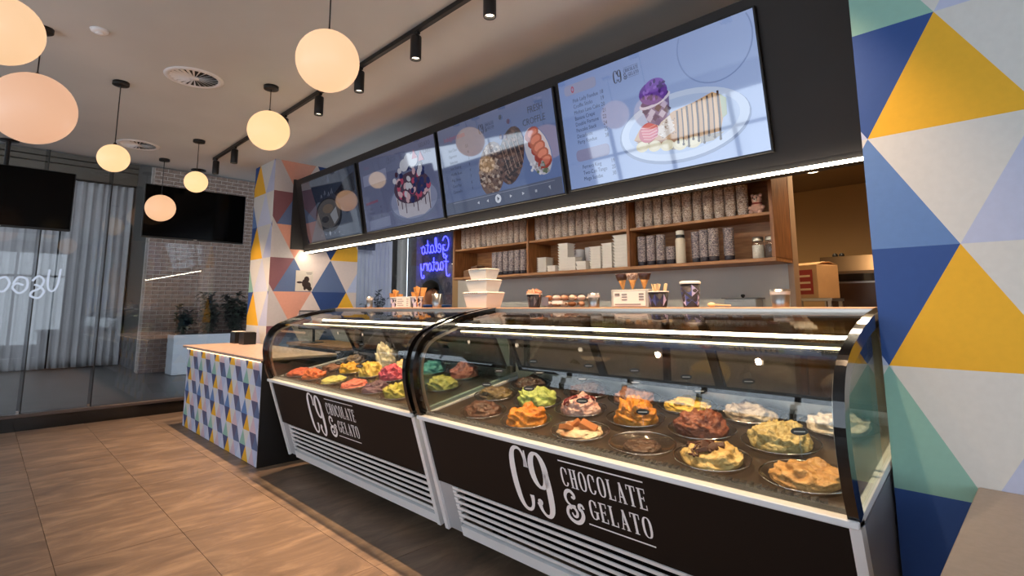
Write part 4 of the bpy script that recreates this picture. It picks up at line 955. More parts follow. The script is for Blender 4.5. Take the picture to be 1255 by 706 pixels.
# ================================================================= OUTSIDE PLANTING
M_leaf = mat('dark_leaf', srgb(40, 52, 42), 0.5, col2=srgb(26, 36, 30), scale=6); M_stem = mat('stem', srgb(58, 48, 38), 0.8)
def shrub(x, y, z, h, spread, n, seed, label, group='planter shrubs'):
    rr = random.Random(seed); e = empty('shrub', (x, y, z), label=label, cat='plant', group=group)
    st = MB(); tips = []
    for k in range(12):
        a = rr.uniform(0, 6.28); t = Vector((math.cos(a) * spread * rr.uniform(.3, 1), math.sin(a) * spread * rr.uniform(.3, 1), h * rr.uniform(.35, 1)))
        pts = [Vector((0, 0, 0)), t * 0.4 + Vector((0, 0, h * .1)), t]; st.tube(pts, [0.012, 0.008, 0.003], 5)
        tips += [(pts[1], pts[2])]
    st.build('stems', M_stem, e)
    lf = MB()
    for k in range(n):
        p, q = rr.choice(tips); t = rr.uniform(-0.7, 1.05); c = p.lerp(q, t) if t > 0 else p * (1 + t); c.z = max(c.z, 0.07); a = rr.uniform(0, 6.28); el = rr.uniform(-.3, .9); L = rr.uniform(.11, .21)
        d = Vector((math.cos(a) * math.cos(el), math.sin(a) * math.cos(el), math.sin(el))); s = d.cross(Vector((0, 0, 1))).normalized() * L * 0.27; dn = d.cross(s).normalized() * 0.012
        lf.add([c, c + d * L * .5 + s, c + d * L - Vector((0, 0, L * .25)), c + d * L * .5 - s, c + d * L * .5 - dn * 0.6], [(0, 1, 4), (1, 2, 4), (2, 3, 4), (3, 0, 4)])
    tag(lf.build('foliage', M_leaf, e), kind='stuff')
    return e
pb = empty('planter_box', (-12.85, 3.9, 0), label='long white rectangular planter box against the brick wall outside', cat='planter')
MB().box(-0.25, 0.25, -1.06, 1.3, 0, 0.80, b=0.01).build('trough', mat('planter_white', srgb(196, 200, 206), 0.6), pb)
MB().box(-0.23, 0.23, -1.04, 1.28, 0.80, 0.815).build('soil', mat('soil', srgb(50, 40, 34), 0.95), pb)
shrub(-12.85, 3.05, 0.815, 0.66, 0.16, 220, 1, 'leafy shrub at the left end of the white planter, slimmest of them')
shrub(-12.85, 3.52, 0.815, 0.84, 0.26, 800, 2, 'dark bushy shrub, second from the left in the white planter')
shrub(-12.85, 4.05, 0.815, 0.86, 0.26, 800, 3, 'dark bushy shrub in the middle of the white planter')
shrub(-12.85, 4.58, 0.815, 0.80, 0.26, 800, 4, 'dark bushy shrub at the right of the planter, beside the pillar')
pb2 = empty('planter_box', (-12.7, 7.4, 0), label='planter below the grey curtain, hidden behind the cases', cat='planter')
MB().box(-0.25, 0.25, -0.5, 0.5, 0, 0.8, b=0.01).build('trough', MATS['planter_white'], pb2)
shrub(-12.7, 7.45, 0.8, 0.95, 0.5, 240, 8, 'shrub in front of the grey curtain, seen just above the far case', 'far shrub')
t = MB(); t.box(-13.32, -13.25, 6.55, 7.72, 2.92, 3.6, b=0.01); tb = empty('television', (-13.3, 7.1, 2.9), label='dark television on the wall past the pillar, above the grey curtain', cat='television')
o = t.build('housing', M_black, tb); o.location = (13.3, -7.1, -2.9)
t = MB(); t.box(-13.495, -13.32, 6.7, 6.9, 3.15, 3.3); o = t.build('bracket', M_black, tb); o.location = (13.3, -7.1, -2.9)

# ================================================================= NEON SIGN (seen from behind, so it reads mirrored)
NEON = {
 'G': [[(0.62, 0.78), (0.50, 0.98), (0.28, 1.0), (0.08, 0.78), (0.04, 0.48), (0.18, 0.20), (0.42, 0.18), (0.56, 0.36), (0.60, 0.52), (0.40, 0.50)], [(0.60, 0.52), (0.60, 0.2), (0.52, -0.18), (0.30, -0.28), (0.16, -0.14)]],
 'e': [[(0.06, 0.30), (0.30, 0.36), (0.36, 0.52), (0.22, 0.62), (0.08, 0.46), (0.08, 0.24), (0.22, 0.10), (0.42, 0.22)]],
 'l': [[(0.02, 0.20), (0.20, 0.60), (0.24, 0.95), (0.14, 1.0), (0.08, 0.75), (0.08, 0.28), (0.18, 0.12), (0.30, 0.22)]],
 'a': [[(0.36, 0.52), (0.20, 0.60), (0.06, 0.44), (0.08, 0.18), (0.22, 0.12), (0.34, 0.30), (0.38, 0.56)], [(0.38, 0.56), (0.36, 0.22), (0.44, 0.12), (0.54, 0.22)]],
 't': [[(0.16, 0.92), (0.12, 0.50), (0.14, 0.20), (0.24, 0.12), (0.36, 0.22)], [(0.0, 0.62), (0.32, 0.64)]],
 'o': [[(0.22, 0.60), (0.06, 0.46), (0.06, 0.24), (0.20, 0.10), (0.34, 0.22), (0.36, 0.46), (0.22, 0.60), (0.34, 0.50), (0.46, 0.52)]],
 'f': [[(0.56, 0.92), (0.44, 1.06), (0.28, 0.92), (0.24, 0.50), (0.22, 0.05), (0.14, -0.22), (-0.06, -0.26), (-0.14, -0.18)], [(0.02, 0.58), (0.46, 0.62)]],
 'c': [[(0.36, 0.50), (0.22, 0.60), (0.06, 0.44), (0.08, 0.20), (0.22, 0.10), (0.42, 0.24)]],
 'r': [[(0.04, 0.14), (0.10, 0.62), (0.12, 0.46), (0.26, 0.60), (0.38, 0.52)]],
 'y': [[(0.04, 0.60), (0.08, 0.28), (0.22, 0.20), (0.36, 0.40), (0.40, 0.60)], [(0.40, 0.60), (0.34, 0.0), (0.20, -0.30), (0.02, -0.26), (0.04, -0.12)]]}
NADV = dict(G=0.72, e=0.44, l=0.32, a=0.54, t=0.38, o=0.46, f=0.5, c=0.44, r=0.42, y=0.46)
nz_ = empty('neon_sign', (-12.1, YF - 0.05, 2.30), label='blue script neon sign reading Gelato Factory in mirror writing', cat='neon sign')
M_neon = emit_mat('neon_blue', (0.04, 0.04, 1.0, 1), 12.0)
for txt, z0, sc, x_off in (('Gelato', 0.50, 0.46, 0.66), ('factory', 0.0, 0.46, 0.64)):
    tot = sum(NADV[c] for c in txt); k = 1.30 / tot; pen = 0
    for c in txt:
        m = MB()
        for path in NEON[c]:
            m.tube(smooth_path([(x_off - (pen + a) * k, 0, z0 + bb * sc) for a, bb in path], 4), 0.013, 6)
        m.build('letter_tube', M_neon, nz_); pen += NADV[c]
MB().box(-0.35, 0.42, -0.01, 0.06, -0.9, -0.16).build('transformer_panel', mat('dark_panel', srgb(58, 58, 66), 0.7), nz_)
# ================================================================= BACK SHELF UNIT
SY0, SY1 = 3.50, 3.825
sx = [-4.413, -3.345, -2.274, -1.214]; SZ0, SZ1, SZM = 1.64, 2.36, 1.925
sh = empty('wall_shelf', (-2.8, 3.83, SZ0), label='oak wall shelf with three bays of stacked cups behind the counter', cat='shelf')
def Ps(mb, nm, m): o = mb.build(nm, m, sh); o.location = (2.8, -3.83, -SZ0); return o
Ps(MB().box(sx[0] - 0.01, sx[3] + 0.01, SY0, SY1, SZ0 - 0.012, SZ0 + 0.012, b=0.002), 'bottom_board', M_wood)
Ps(MB().box(sx[0] - 0.01, sx[3] + 0.01, SY0, SY1, SZ1, SZ1 + 0.024, b=0.002), 'top_board', M_wood)
Ps(MB().box(sx[0], sx[3], SY1 - 0.012, SY1, SZ0 + 0.012, SZ1), 'back_board', M_wood)
for i, x in enumerate(sx): Ps(MB().box(x - 0.012, x + 0.012, SY0, SY1 - 0.012, SZ0 + 0.012, SZ1, b=0.002), 'upright' if i < 3 else 'end_panel', M_wooddark)
for i in range(3): Ps(MB().box(sx[i] + 0.012, sx[i + 1] - 0.012, SY0 + 0.01, SY1 - 0.012, SZM, SZM + 0.02, b=0.002), 'middle_board', M_wood)
structure(MB().box(-1.236, -1.200, 3.80, 3.90, 0, ZC).build('trim_6', mat('jamb_timber', srgb(168, 140, 118), 0.6)))
# nested paper cups
def cup_mat(name, a, b, c):
    m = bpy.data.materials.new(name); m.use_nodes = True; nt = m.node_tree; p = nt.nodes['Principled BSDF']; MATS[name] = m
    tc = nt.nodes.new('ShaderNodeTexCoord'); v = nt.nodes.new('ShaderNodeTexVoronoi'); mp = nt.nodes.new('ShaderNodeMapping'); mp.inputs['Scale'].default_value = (38, 38, 75)
    nt.links.new(tc.outputs['Object'], mp.inputs[0]); nt.links.new(mp.outputs[0], v.inputs['Vector'])
    cr = nt.nodes.new('ShaderNodeValToRGB'); cr.color_ramp.interpolation = 'CONSTANT'; e = cr.color_ramp.elements; e[0].color = srgb(*a); e[1].position = 0.42; e[1].color = srgb(*b); x = e.new(0.72); x.color = srgb(*c)
    sep = nt.nodes.new('ShaderNodeSeparateColor'); nt.links.new(v.outputs['Color'], sep.inputs[0]); nt.links.new(sep.outputs[0], cr.inputs[0]); nt.links.new(cr.outputs[0], p.inputs['Base Color']); p.inputs['Roughness'].default_value = 0.6
    return m
M_cupA = cup_mat('patterned_cup_tan', (196, 178, 162), (138, 112, 100), (222, 210, 200)); M_cupB = cup_mat('patterned_cup_blue', (150, 138, 142), (78, 70, 84), (196, 180, 170))
M_paper = mat('white_paper', srgb(226, 220, 212), 0.7)
def cup_stack_meshes(r, n, pitch, m):
    b = MB(); pr = []
    pr.append((r * 0.80, 0.0))
    for k in range(n):
        z = 0.045 + k * pitch
        pr += [(r * 0.90, z), (r * 1.0, z + pitch * 0.25), (r * 1.0, z + pitch * 0.55), (r * 0.93, z + pitch * 0.7)]
    pr.append((r * 0.2, pr[-1][1] + 0.002))
    b.lathe(pr, n=16, m=m); return b.mesh('nested_cups')
baseM = mat('dark_cup_print', srgb(44, 38, 48), 0.5)
def base_mesh(r): b = MB(); b.lathe([(r * 0.82, -0.001), (r * 0.90, 0.0), (r * 0.935, 0.036), (r * 0.915, 0.037), (r * 0.82, 0.0)], n=16); return b.mesh('dark_cup_foot', baseM)
upA = cup_stack_meshes(0.0375, 15, 0.0125, M_cupA); upB = cup_stack_meshes(0.0375, 14, 0.0125, M_cupA); loA = cup_stack_meshes(0.036, 16, 0.0118, M_cupB); loS = cup_stack_meshes(0.036, 8, 0.0118, M_cupB); ft = base_mesh(0.036)
bays = ['left bay', 'middle bay', 'right bay']
rs = random.Random(11); ORD = 'first second third fourth fifth sixth seventh eighth ninth tenth eleventh twelfth thirteenth'.split()
for i in range(3):
    n = 13 if i < 2 else 11; w = 0.0792
    for k in range(n):
        x = sx[i] + 0.052 + k * w
        o = inst('cup_stack', upA if rs.random() < 0.6 else upB, None, (x, 3.60 + rs.uniform(-.006, .006), SZM + 0.02), rs.uniform(0, 6))
        tag(o, '%s cup stack from the left, upper row of the %s' % (ORD[k], bays[i]), 'cup stack', 'upper row cup stacks, ' + bays[i])
def lower(x, me, lab, y=3.60):
    e = empty('cup_stack', (x, y, SZ0 + 0.012), label=lab, cat='cup stack', group='lower row cup stacks'); e.rotation_euler = (0, 0, rs.uniform(0, 6))
    inst('nested_cups', me, e, (0, 0, 0.0)); inst('dark_cup_foot', ft, e)
for k in range(6): lower(-3.88 + k * 0.079, loA, '%s grey cup stack from the left, lower row of the left bay' % ORD[k])
for k in range(3): lower(-2.215 + k * 0.081, loA, '%s grey cup stack from the left, lower row of the right bay' % ORD[k])
lower(-1.972, loS, 'short stack of grey patterned cups touching the pale thermos bottle')
for k, (x, y) in enumerate(((-1.79, 3.64), (-1.71, 3.60), (-1.63, 3.57), (-1.545, 3.62))): lower(x, loA, '%s dark cup stack to the right of the pale thermos bottle' % ORD[k], y)
# pale thermos bottle
e = empty('thermos_bottle', (-1.885, 3.585, SZ0 + 0.012), label='cream thermos bottle with a black collar and white cap on the right bay', cat='bottle')
b = MB(); b.lathe([(0.033, 0), (0.036, 0.004), (0.036, 0.175), (0.031, 0.188)], n=20); b.build('body', mat('cream_enamel', srgb(216, 204, 184), 0.4), e)
b = MB(); b.lathe([(0.031, 0.188), (0.031, 0.212)], n=20); b.build('collar', M_black, e)
b = MB(); b.lathe([(0.028, 0.212), (0.029, 0.214), (0.029, 0.238), (0.024, 0.244), (0, 0.244)], n=20); b.build('cap', M_paper, e)
# jars
for x, lab, cc in ((-1.345, 'glass jar of white powder on the right bay', (222, 216, 204)), (-1.262, 'glass jar of dark granules at the right end of the shelf', (92, 78, 70))):
    e = empty('storage_jar', (x, 3.60, SZ0 + 0.012), label=lab, cat='jar', group='storage jars')
    b = MB(); b.lathe([(0.034, 0), (0.037, 0.004), (0.037, 0.105), (0.032, 0.118), (0.032, 0.122)], n=20); b.build('glass', M_clear, e)
    b = MB(); b.lathe([(0.033, 0.003), (0.0355, 0.006), (0.0355, 0.092), (0, 0.094)], n=18); b.build('contents', mat('jar_%d' % cc[0], srgb(*cc), 0.9, var=0.1, scale=60), e)
    b = MB(); b.lathe([(0.034, 0.120), (0.034, 0.142), (0.03, 0.146), (0, 0.146)], n=20); b.build('lid', M_steel, e)
# toy bear in the upper right bay
e = empty('toy_bear', (-1.335, 3.60, SZM + 0.02), label='small pink toy bear sitting at the right end of the upper row', cat='toy')
pk = mat('plush_pink', srgb(214, 168, 150), 0.9, var=0.1, scale=50)
b = MB(); b.ball((0, 0, 0.042), 0.042, pk, 16, 10, sz=1.0, sx=1.0, sy=0.85); b.ball((-0.028, -0.03, 0.016), 0.017, pk, 10, 8); b.ball((0.028, -0.03, 0.016), 0.017, pk, 10, 8); b.ball((-0.04, -0.01, 0.05), 0.014, pk, 10, 8); b.ball((0.04, -0.01, 0.05), 0.014, pk, 10, 8); b.build('body', None, e)
b = MB(); b.ball((0, 0, 0.105), 0.032, pk, 16, 10); b.ball((-0.025, 0, 0.132), 0.012, pk, 10, 8); b.ball((0.025, 0, 0.132), 0.012, pk, 10, 8); b.ball((0, -0.028, 0.098), 0.013, mat('plush_cream', srgb(232, 214, 200), 0.9), 10, 8); h = b.build('head', None, e)
b = MB(); b.ball((-0.012, -0.031, 0.112), 0.004, M_black, 8, 6); b.ball((0.012, -0.031, 0.112), 0.004, M_black, 8, 6); b.ball((0, -0.041, 0.101), 0.004, M_black, 8, 6); b.build('eyes_and_nose', None, h)
b = MB(); b.lathe([(0.022, 0.070), (0.034, 0.074), (0.034, 0.080), (0.022, 0.082)], n=16, caps=False); b.build('scarf', mat('scarf_red', srgb(150, 70, 60), 0.8), e)
# white take-away containers in stacks, each a flared tray
def tray_mesh(w, d, h):
    b = MB(); a = 0.78
    def ring(s, z): return [(-w / 2 * s, -d / 2 * s, z), (w / 2 * s, -d / 2 * s, z), (w / 2 * s, d / 2 * s, z), (-w / 2 * s, d / 2 * s, z)]
    vs = ring(a, 0) + ring(0.97, h * 0.86) + ring(1.0, h * 0.88) + ring(1.0, h) + ring(0.94, h)
    fs = [(3, 2, 1, 0)] + [(k * 4 + i, k * 4 + (i + 1) % 4, k * 4 + 4 + (i + 1) % 4, k * 4 + 4 + i) for k in range(4) for i in range(4)] + [(16, 17, 18, 19)]
    b.add(vs, fs); return b.mesh('container', M_paper)
trays = {}
def tray_stack(x, y, w, d, h, n, lab):
    key = (w, d, h)
    if key not in trays: trays[key] = tray_mesh(w, d, h)
    e = empty('container_stack', (x, y, SZ0 + 0.012), label=lab, cat='container stack', group='white container stacks on the middle bay')
    for k in range(n): inst('container', trays[key], e, (0, 0, k * (h + 0.0008)))
tray_stack(-3.235, 3.62, 0.115, 0.11, 0.0165, 8, 'stack of white takeaway trays at the left end of the middle bay')
tray_stack(-3.10, 3.59, 0.10, 0.10, 0.028, 2, 'low pile of two white trays left of the tall box stack')
tray_stack(-2.975, 3.61, 0.115, 0.11, 0.0235, 10, 'tall stack of white containers, left of centre in the middle bay')
tray_stack(-2.865, 3.58, 0.10, 0.10, 0.022, 5, 'medium stack of white trays in the centre of the middle bay')
tray_stack(-2.75, 3.57, 0.11, 0.11, 0.035, 2, 'short pile of two deep white trays, centre of the middle bay')
tray_stack(-2.625, 3.60, 0.115, 0.11, 0.020, 9, 'stack of nine white trays right of centre in the middle bay')
tray_stack(-2.51, 3.60, 0.105, 0.11, 0.022, 9, 'stack of white trays second from the right in the middle bay')
tray_stack(-2.375, 3.60, 0.145, 0.12, 0.025, 10, 'tallest wide stack of white trays at the right end of the middle bay')
for k, (x, hh) in enumerate(((-2.93, 0.2), (-2.80, 0.21), (-2.68, 0.20))):
    b = MB(); b.lathe([(0.04, 0), (0.055, hh - 0.06)] + [(0.055 + 0.002 * (q % 2), hh - 0.06 + q * 0.006) for q in range(1, 10)] + [(0.02, hh)], n=18)
    o = b.build('tub_stack', mat('frosted_tub', srgb(188, 184, 186), 0.4)); o.location = (x, 3.735, SZ0 + 0.012); tag(o, 'stack of translucent tubs at the back of the middle bay, %s' % ['leftmost', 'in the centre', 'rightmost'][k], 'tub stack', 'translucent tub stacks')
# oddments at the left of the left bay
for k, (x, z, lab) in enumerate(((-4.30, 0.0, 'brown gift box lying in the lower left bay'), (-4.19, 0.0, 'small brown carton beside the gift box in the lower left bay'))):
    e = empty('gift_box', (x, 3.64, SZ0 + 0.012), 0.2 - 0.35 * k, label=lab, cat='box', group='brown boxes in the left bay')
    MB().box(-0.06, 0.06, -0.05, 0.05, 0, 0.075 + 0.04 * k, b=0.003).build('carton', mat('kraft_%d' % k, srgb(128 - 30 * k, 92 - 20 * k, 66 - 12 * k), 0.7), e)
    MB().box(-0.062, 0.062, -0.012, 0.012, 0.077 + 0.04 * k, 0.081 + 0.04 * k).build('ribbon', mat('ribbon_tan', srgb(186, 150, 120), 0.5), e)
# dispenser on the back wall
e = empty('towel_dispenser', (-1.53, 3.765, 1.20), label='grey wall dispenser with a small black knob under the shelf', cat='dispenser')
MB().box(-0.11, 0.11, -0.06, 0.06, 0, 0.20, b=0.006).build('cover', M_stripgrey, e); MB().box(-0.125, 0.125, -0.065, 0.064, 0.20, 0.206).build('lid', mat('dispenser_lid', srgb(120, 118, 116), 0.5), e)
b = MB(); b.lathe([(0.008, 0.206), (0.008, 0.212), (0.014, 0.216), (0.014, 0.226), (0.008, 0.231), (0, 0.231)], n=14); b.build('knob', M_black, e)
# ================================================================= THINGS ON THE SERVICE LEDGE
LZ = 1.344
M_cone = mat('waffle_cone', srgb(222, 164, 92), 0.7, col2=srgb(188, 124, 60), scale=40); M_choc = mat('chocolate_dip', srgb(62, 36, 28), 0.35, var=0.2, scale=40)
M_pcup = mat('dark_paper_cup', srgb(40, 34, 40), 0.55)
def cup_shape(e, r0, r1, h, m, lip=True, name='wall'):
    b = MB(); b.lathe([(r0, 0), (r1, h), (r1 - 0.0025, h), (r0 - 0.0025, 0.004), (0, 0.004)], n=24, m=m); o = b.build(name, None, e)
    if lip: b = MB(); b.tube([(r1 * math.cos(a * math.pi / 12), r1 * math.sin(a * math.pi / 12), h) for a in range(24)], 0.003, 6, M_paper, True); b.build('rolled_lip', None, e)
    return o
def diamonds(e, r0, r1, h, rows, cols, mats, ph=0.0):
    b = MB()
    def pt(a, t): r = r0 + (r1 - r0) * t + 0.0009; return (r * math.cos(a), r * math.sin(a), h * t)
    for i in range(cols):
        for j in range(rows):
            a = 2 * math.pi * (i + 0.5 * (j % 2)) / cols + ph; da = math.pi / cols * 0.98; t = (j + 0.75) / (rows + 0.6); dt = 0.62 / (rows + 0.6)
            m = mats[(i + j) % len(mats)]
            b.add([pt(a - da, t), pt(a - da / 2, t - dt / 2), pt(a, t - dt), pt(a, t), pt(a, t + dt), pt(a - da / 2, t + dt / 2)], [(0, 1, 2, 3), (0, 3, 4, 5)], m)
            b.add([pt(a + da, t), pt(a + da / 2, t - dt / 2), pt(a, t - dt), pt(a, t), pt(a, t + dt), pt(a + da / 2, t + dt / 2)], [(3, 2, 1, 0), (5, 4, 3, 0)], mats[(i + j + 1) % len(mats)])
    b.build('diamond_print', None, e)
DM = [mat('dia_lav', srgb(196, 190, 222), 0.6), mat('dia_blue', srgb(74, 82, 140), 0.6), mat('dia_navy', srgb(44, 44, 78), 0.6)]
def steel_tumbler(x, y, r, h, label, band=True):
    e = empty('steel_tumbler', (x, y, LZ), label=label, cat='cup', group='steel tumblers on the ledge')
    b = MB(); b.lathe([(r * 0.82, 0), (r * 0.84, 0.002), (r, h), (r - 0.002, h), (r * 0.8, 0.006), (0, 0.006)], n=28); b.build('shell', mat('satin_steel', srgb(158, 156, 154), 0.3, metal=1.0), e)
    if band:
        b = MB(); b.lathe([(r * 0.955 + 0.001, h * 0.70), (r * 0.985 + 0.001, h * 0.88)], n=28, caps=False); b.build('label_band', mat('cup_label', srgb(206, 202, 198), 0.6), e)
steel_tumbler(-4.275, 2.45, 0.030, 0.098, 'slim steel tumbler at the far left end of the ledge')
steel_tumbler(-3.285, 2.45, 0.040, 0.105, 'steel tumbler in front of the person in black', band=False)
steel_tumbler(-1.826, 2.45, 0.034, 0.080, 'small steel tumbler left of the cone price stand')
steel_tumbler(-0.836, 2.45, 0.040, 0.076, 'steel tumbler alone at the right end of the ledge')
def cone(par, x, y, z, h, r, dip, tiltx=0.0, tilty=0.0, standalone=None, up=True):
    e = par if standalone is None else empty('waffle_cone', (x, y, z), label=standalone, cat='cone', group='waffle cones')
    c = MB(); c.lathe([(0.004, 0), (r, h), (r - 0.003, h), (0.004, 0.006)], n=18); o = c.build('wafer', M_cone, e)
    if dip:
        d = MB(); d.lathe([(r * 0.62, h * 0.60), (r * 0.70 + 0.003, h * 0.62), (r + 0.0035, h), (r + 0.001, h + 0.003), (r * 0.75, h * 0.9), (0, h * 0.88)], n=18); d.build('dipped_rim', dip, e)
    if standalone is not None: e.rotation_euler = (tiltx, tilty, 0)
    return e
# cups of loose cones and a price card on the far case
for x, lab, sd in ((-3.855, 'paper cup holding waffle pieces left of the small white price card', 1), (-3.545, 'paper cup holding waffle sticks right of the small white price card', 2)):
    e = empty('paper_cup', (x, 2.45, LZ), label=lab, cat='cup', group='paper cups on the ledge'); cup_shape(e, 0.033, 0.048, 0.085, mat('white_cup', srgb(214, 208, 206), 0.6)); diamonds(e, 0.033, 0.048, 0.085, 2, 8, [DM[2], DM[0], M_pcup])
    rr = random.Random(sd)
    for k in range(5):
        a = k * 1.25 + sd; w = empty('waffle_wedge', (x + 0.022 * math.cos(a), 2.45 + 0.022 * math.sin(a), LZ + 0.01), label='golden waffle wedge standing in the paper cup %s of the small price card' % ('left' if sd == 1 else 'right'), cat='waffle', group='waffle wedges in cups')
        hh = 0.10 + 0.05 * rr.random() + (0.012 if sd == 2 else 0); b = MB(); b.prism([(-0.012, 0), (0.012, 0), (0.026, hh), (-0.02, hh * 0.96)], 'y', -0.004, 0.004); b.build('wafer', M_cone, w); w.rotation_euler = (math.sin(a) * -0.2, math.cos(a) * 0.2, a)
e = empty('price_card', (-3.70, 2.42, LZ), label='small white price card on the far case between two cups', cat='sign')
MB().box(-0.105, 0.105, 0, 0.012, 0, 0.09, b=0.002).build('stand', M_stripgrey, e); MB().box(-0.098, 0.098, -0.002, 0, 0.006, 0.084).build('card', M_paper, e)
b = MB()
for k in range(4):
    b.box(-0.08, -0.01 + 0.02 * (k % 2), -0.003, -0.0021, 0.066 - k * 0.016, 0.071 - k * 0.016); b.box(0.05, 0.08, -0.003, -0.0021, 0.066 - k * 0.016, 0.071 - k * 0.016)
b.build('print_line', mat('sign_print', srgb(120, 112, 110), 0.7), e)
# cup with tan lid
e = empty('lidded_cup', (-3.03, 2.62, LZ), label='dark takeaway cup with a tan lid behind the white box pyramid', cat='cup')
cup_shape(e, 0.034, 0.046, 0.125, M_pcup, False); diamonds(e, 0.034, 0.046, 0.125, 3, 8, DM)
b = MB(); b.lathe([(0.049, 0.122), (0.05, 0.126), (0.046, 0.134), (0.044, 0.142), (0, 0.142)], n=24); b.build('lid', mat('tan_lid', srgb(206, 184, 158), 0.6), e)
# pyramid of white takeaway boxes
def box_tub(x, y, z, w, d, h, label):
    e = empty('takeaway_box', (x, y, z), label=label, cat='box', group='white takeaway boxes on the ledge'); b = MB()
    def ring(s, zz, k=1): return [(-w / 2 * s, -d / 2 * s, zz), (w / 2 * s, -d / 2 * s, zz), (w / 2 * s, d / 2 * s, zz), (-w / 2 * s, d / 2 * s, zz)]
    vs = ring(0.76, 0) + ring(0.95, h * 0.86); b.add(vs, [(3, 2, 1, 0)] + [(i, (i + 1) % 4, 4 + (i + 1) % 4, 4 + i) for i in range(4)] + [(4, 5, 6, 7)]); b.build('tray', M_paper, e)
    MB().box(-w / 2, w / 2, -d / 2, d / 2, h * 0.86, h, b=0.006).build('lid', M_paper, e)
    p = MB()
    for k in range(6):
        u = -w * 0.36 + k * w * 0.085; p.box(u, u + w * 0.06, -d / 2 - 0.0008, -d / 2 + 0.001, h * 0.90, h * 0.955)
    p.build('print_line', mat('sign_print', srgb(120, 112, 110), 0.7), e)
box_tub(-2.815, 2.50, LZ, 0.265, 0.17, 0.108, 'largest white takeaway box, bottom of the pyramid of three')
box_tub(-2.815, 2.50, LZ + 0.109, 0.232, 0.15, 0.085, 'middle white takeaway box of the pyramid of three')
box_tub(-2.815, 2.50, LZ + 0.195, 0.20, 0.13, 0.074, 'smallest white takeaway box, top of the pyramid of three')
# black cup of biscuits, tray of wrapped sweets
e = empty('paper_cup', (-2.275, 2.44, LZ), label='black cup heaped with biscuits beside the tray of wrapped sweets', cat='cup', group='paper cups on the ledge'); cup_shape(e, 0.034, 0.047, 0.082, M_pcup); diamonds(e, 0.034, 0.047, 0.082, 1, 7, [M_pcup, mat('cup_grey', srgb(110, 104, 108), 0.6)])
rr = random.Random(5)
for k in range(6):
    b = MB(); b.box(-0.024, 0.024, -0.006, 0.006, -0.018, 0.018, b=0.003); o = b.build('biscuit', mat('biscuit_pink', srgb(214, 150, 118), 0.7, var=0.15, scale=40)); a = k * 1.05
    o.location = (-2.275 + 0.026 * math.cos(a), 2.44 + 0.02 * math.sin(a), LZ + 0.085 + 0.008 * (k % 2)); o.rotation_euler = (rr.uniform(-.5, .5), rr.uniform(-.5, .5), a); tag(o, 'pinkish biscuit heaped in the black cup on the ledge', 'biscuit', 'biscuits in the black cup')
e = empty('paper_cup', (-2.345, 2.52, LZ), label='small dark cup just behind the black cup of biscuits', cat='cup', group='paper cups on the ledge'); cup_shape(e, 0.026, 0.036, 0.075, mat('plum_cup', srgb(74, 60, 66), 0.5))
e = empty('sweets_tray', (-2.055, 2.47, LZ), label='clear tray full of wrapped sweets in the middle of the ledge', cat='tray')
b = MB(); b.box(-0.145, 0.145, -0.06, -0.057, 0, 0.07); b.box(-0.145, 0.145, 0.057, 0.06, 0, 0.085); b.box(-0.145, -0.142, -0.057, 0.057, 0, 0.075); b.box(0.142, 0.145, -0.057, 0.057, 0, 0.075); b.box(-0.145, 0.145, -0.06, 0.06, 0, 0.003); b.build('box_walls', M_clear, e)
MB().box(-0.125, -0.075, -0.064, -0.061, 0.012, 0.062).build('front_label', mat('grey_label', srgb(110, 106, 114), 0.6), e)
MB().box(-0.045, 0.035, -0.064, -0.061, 0.022, 0.040).build('white_label', M_paper, e)
cols = [(226, 206, 196), (176, 112, 66), (150, 92, 46), (230, 210, 188), (200, 150, 120)]
for k in range(16):
    c = cols[(k * 7) % 5]; b = MB(); b.ball((0, 0, 0), 0.02, None, 10, 7, sx=1.25, sz=0.8); b.add([(-0.025, 0, 0), (-0.04, 0.01, 0.008), (-0.04, -0.01, -0.006)], [(0, 1, 2)]); b.add([(0.025, 0, 0), (0.04, 0.01, 0.008), (0.04, -0.01, -0.006)], [(0, 1, 2)])
    o = b.build('wrapped_sweet', mat('wrapper_%d' % c[0], srgb(*c), 0.3)); o.location = (-2.055 - 0.105 + 0.03 * (k % 8), 2.445 + 0.05 * (k % 2), LZ + 0.021 + 0.036 * (k // 8)); o.rotation_euler = (0, 0, k * 1.7); tag(o, 'wrapped sweet in the clear tray on the ledge', 'sweet', 'sweets in the clear tray')
# price stand holding three dipped cones
e = empty('cone_stand', (-1.575, 2.45, LZ), label='grey cone stand with a white price list, holding three cones', cat='stand')
MB().box(-0.115, 0.115, -0.03, 0.05, 0, 0.094, b=0.003).build('holder', mat('acrylic_grey', srgb(168, 166, 160), 0.4), e); MB().box(-0.098, 0.098, -0.033, -0.030, 0.008, 0.084).build('price_card', M_paper, e)
b = MB()
for k in range(3): b.box(-0.045, -0.012, -0.0345, -0.0331, 0.066 - k * 0.014, 0.071 - k * 0.014); b.box(0.06, 0.088, -0.0345, -0.0331, 0.066 - k * 0.014, 0.072 - k * 0.014)
b.box(-0.088, -0.058, -0.0345, -0.0331, 0.062, 0.074); b.box(-0.088, 0.07, -0.0345, -0.0331, 0.014, 0.019); b.build('print_line', mat('sign_print', srgb(120, 112, 110), 0.7), e)
for k, (x, dm, lab) in enumerate(((-1.635, M_choc, 'waffle cone with a chocolate rim, left of three in the stand'), (-1.575, mat('nut_dip', srgb(120, 76, 56), 0.5, col2=srgb(216, 190, 170), scale=120), 'waffle cone with a speckled nut rim, middle of three in the stand'), (-1.505, M_choc, 'waffle cone with a thick dark rim, right of three in the stand'))):
    cone(None, x, 2.455, LZ + 0.094, 0.082, 0.031, dm, 0.0, (-0.10, 0, 0.04)[k], lab)
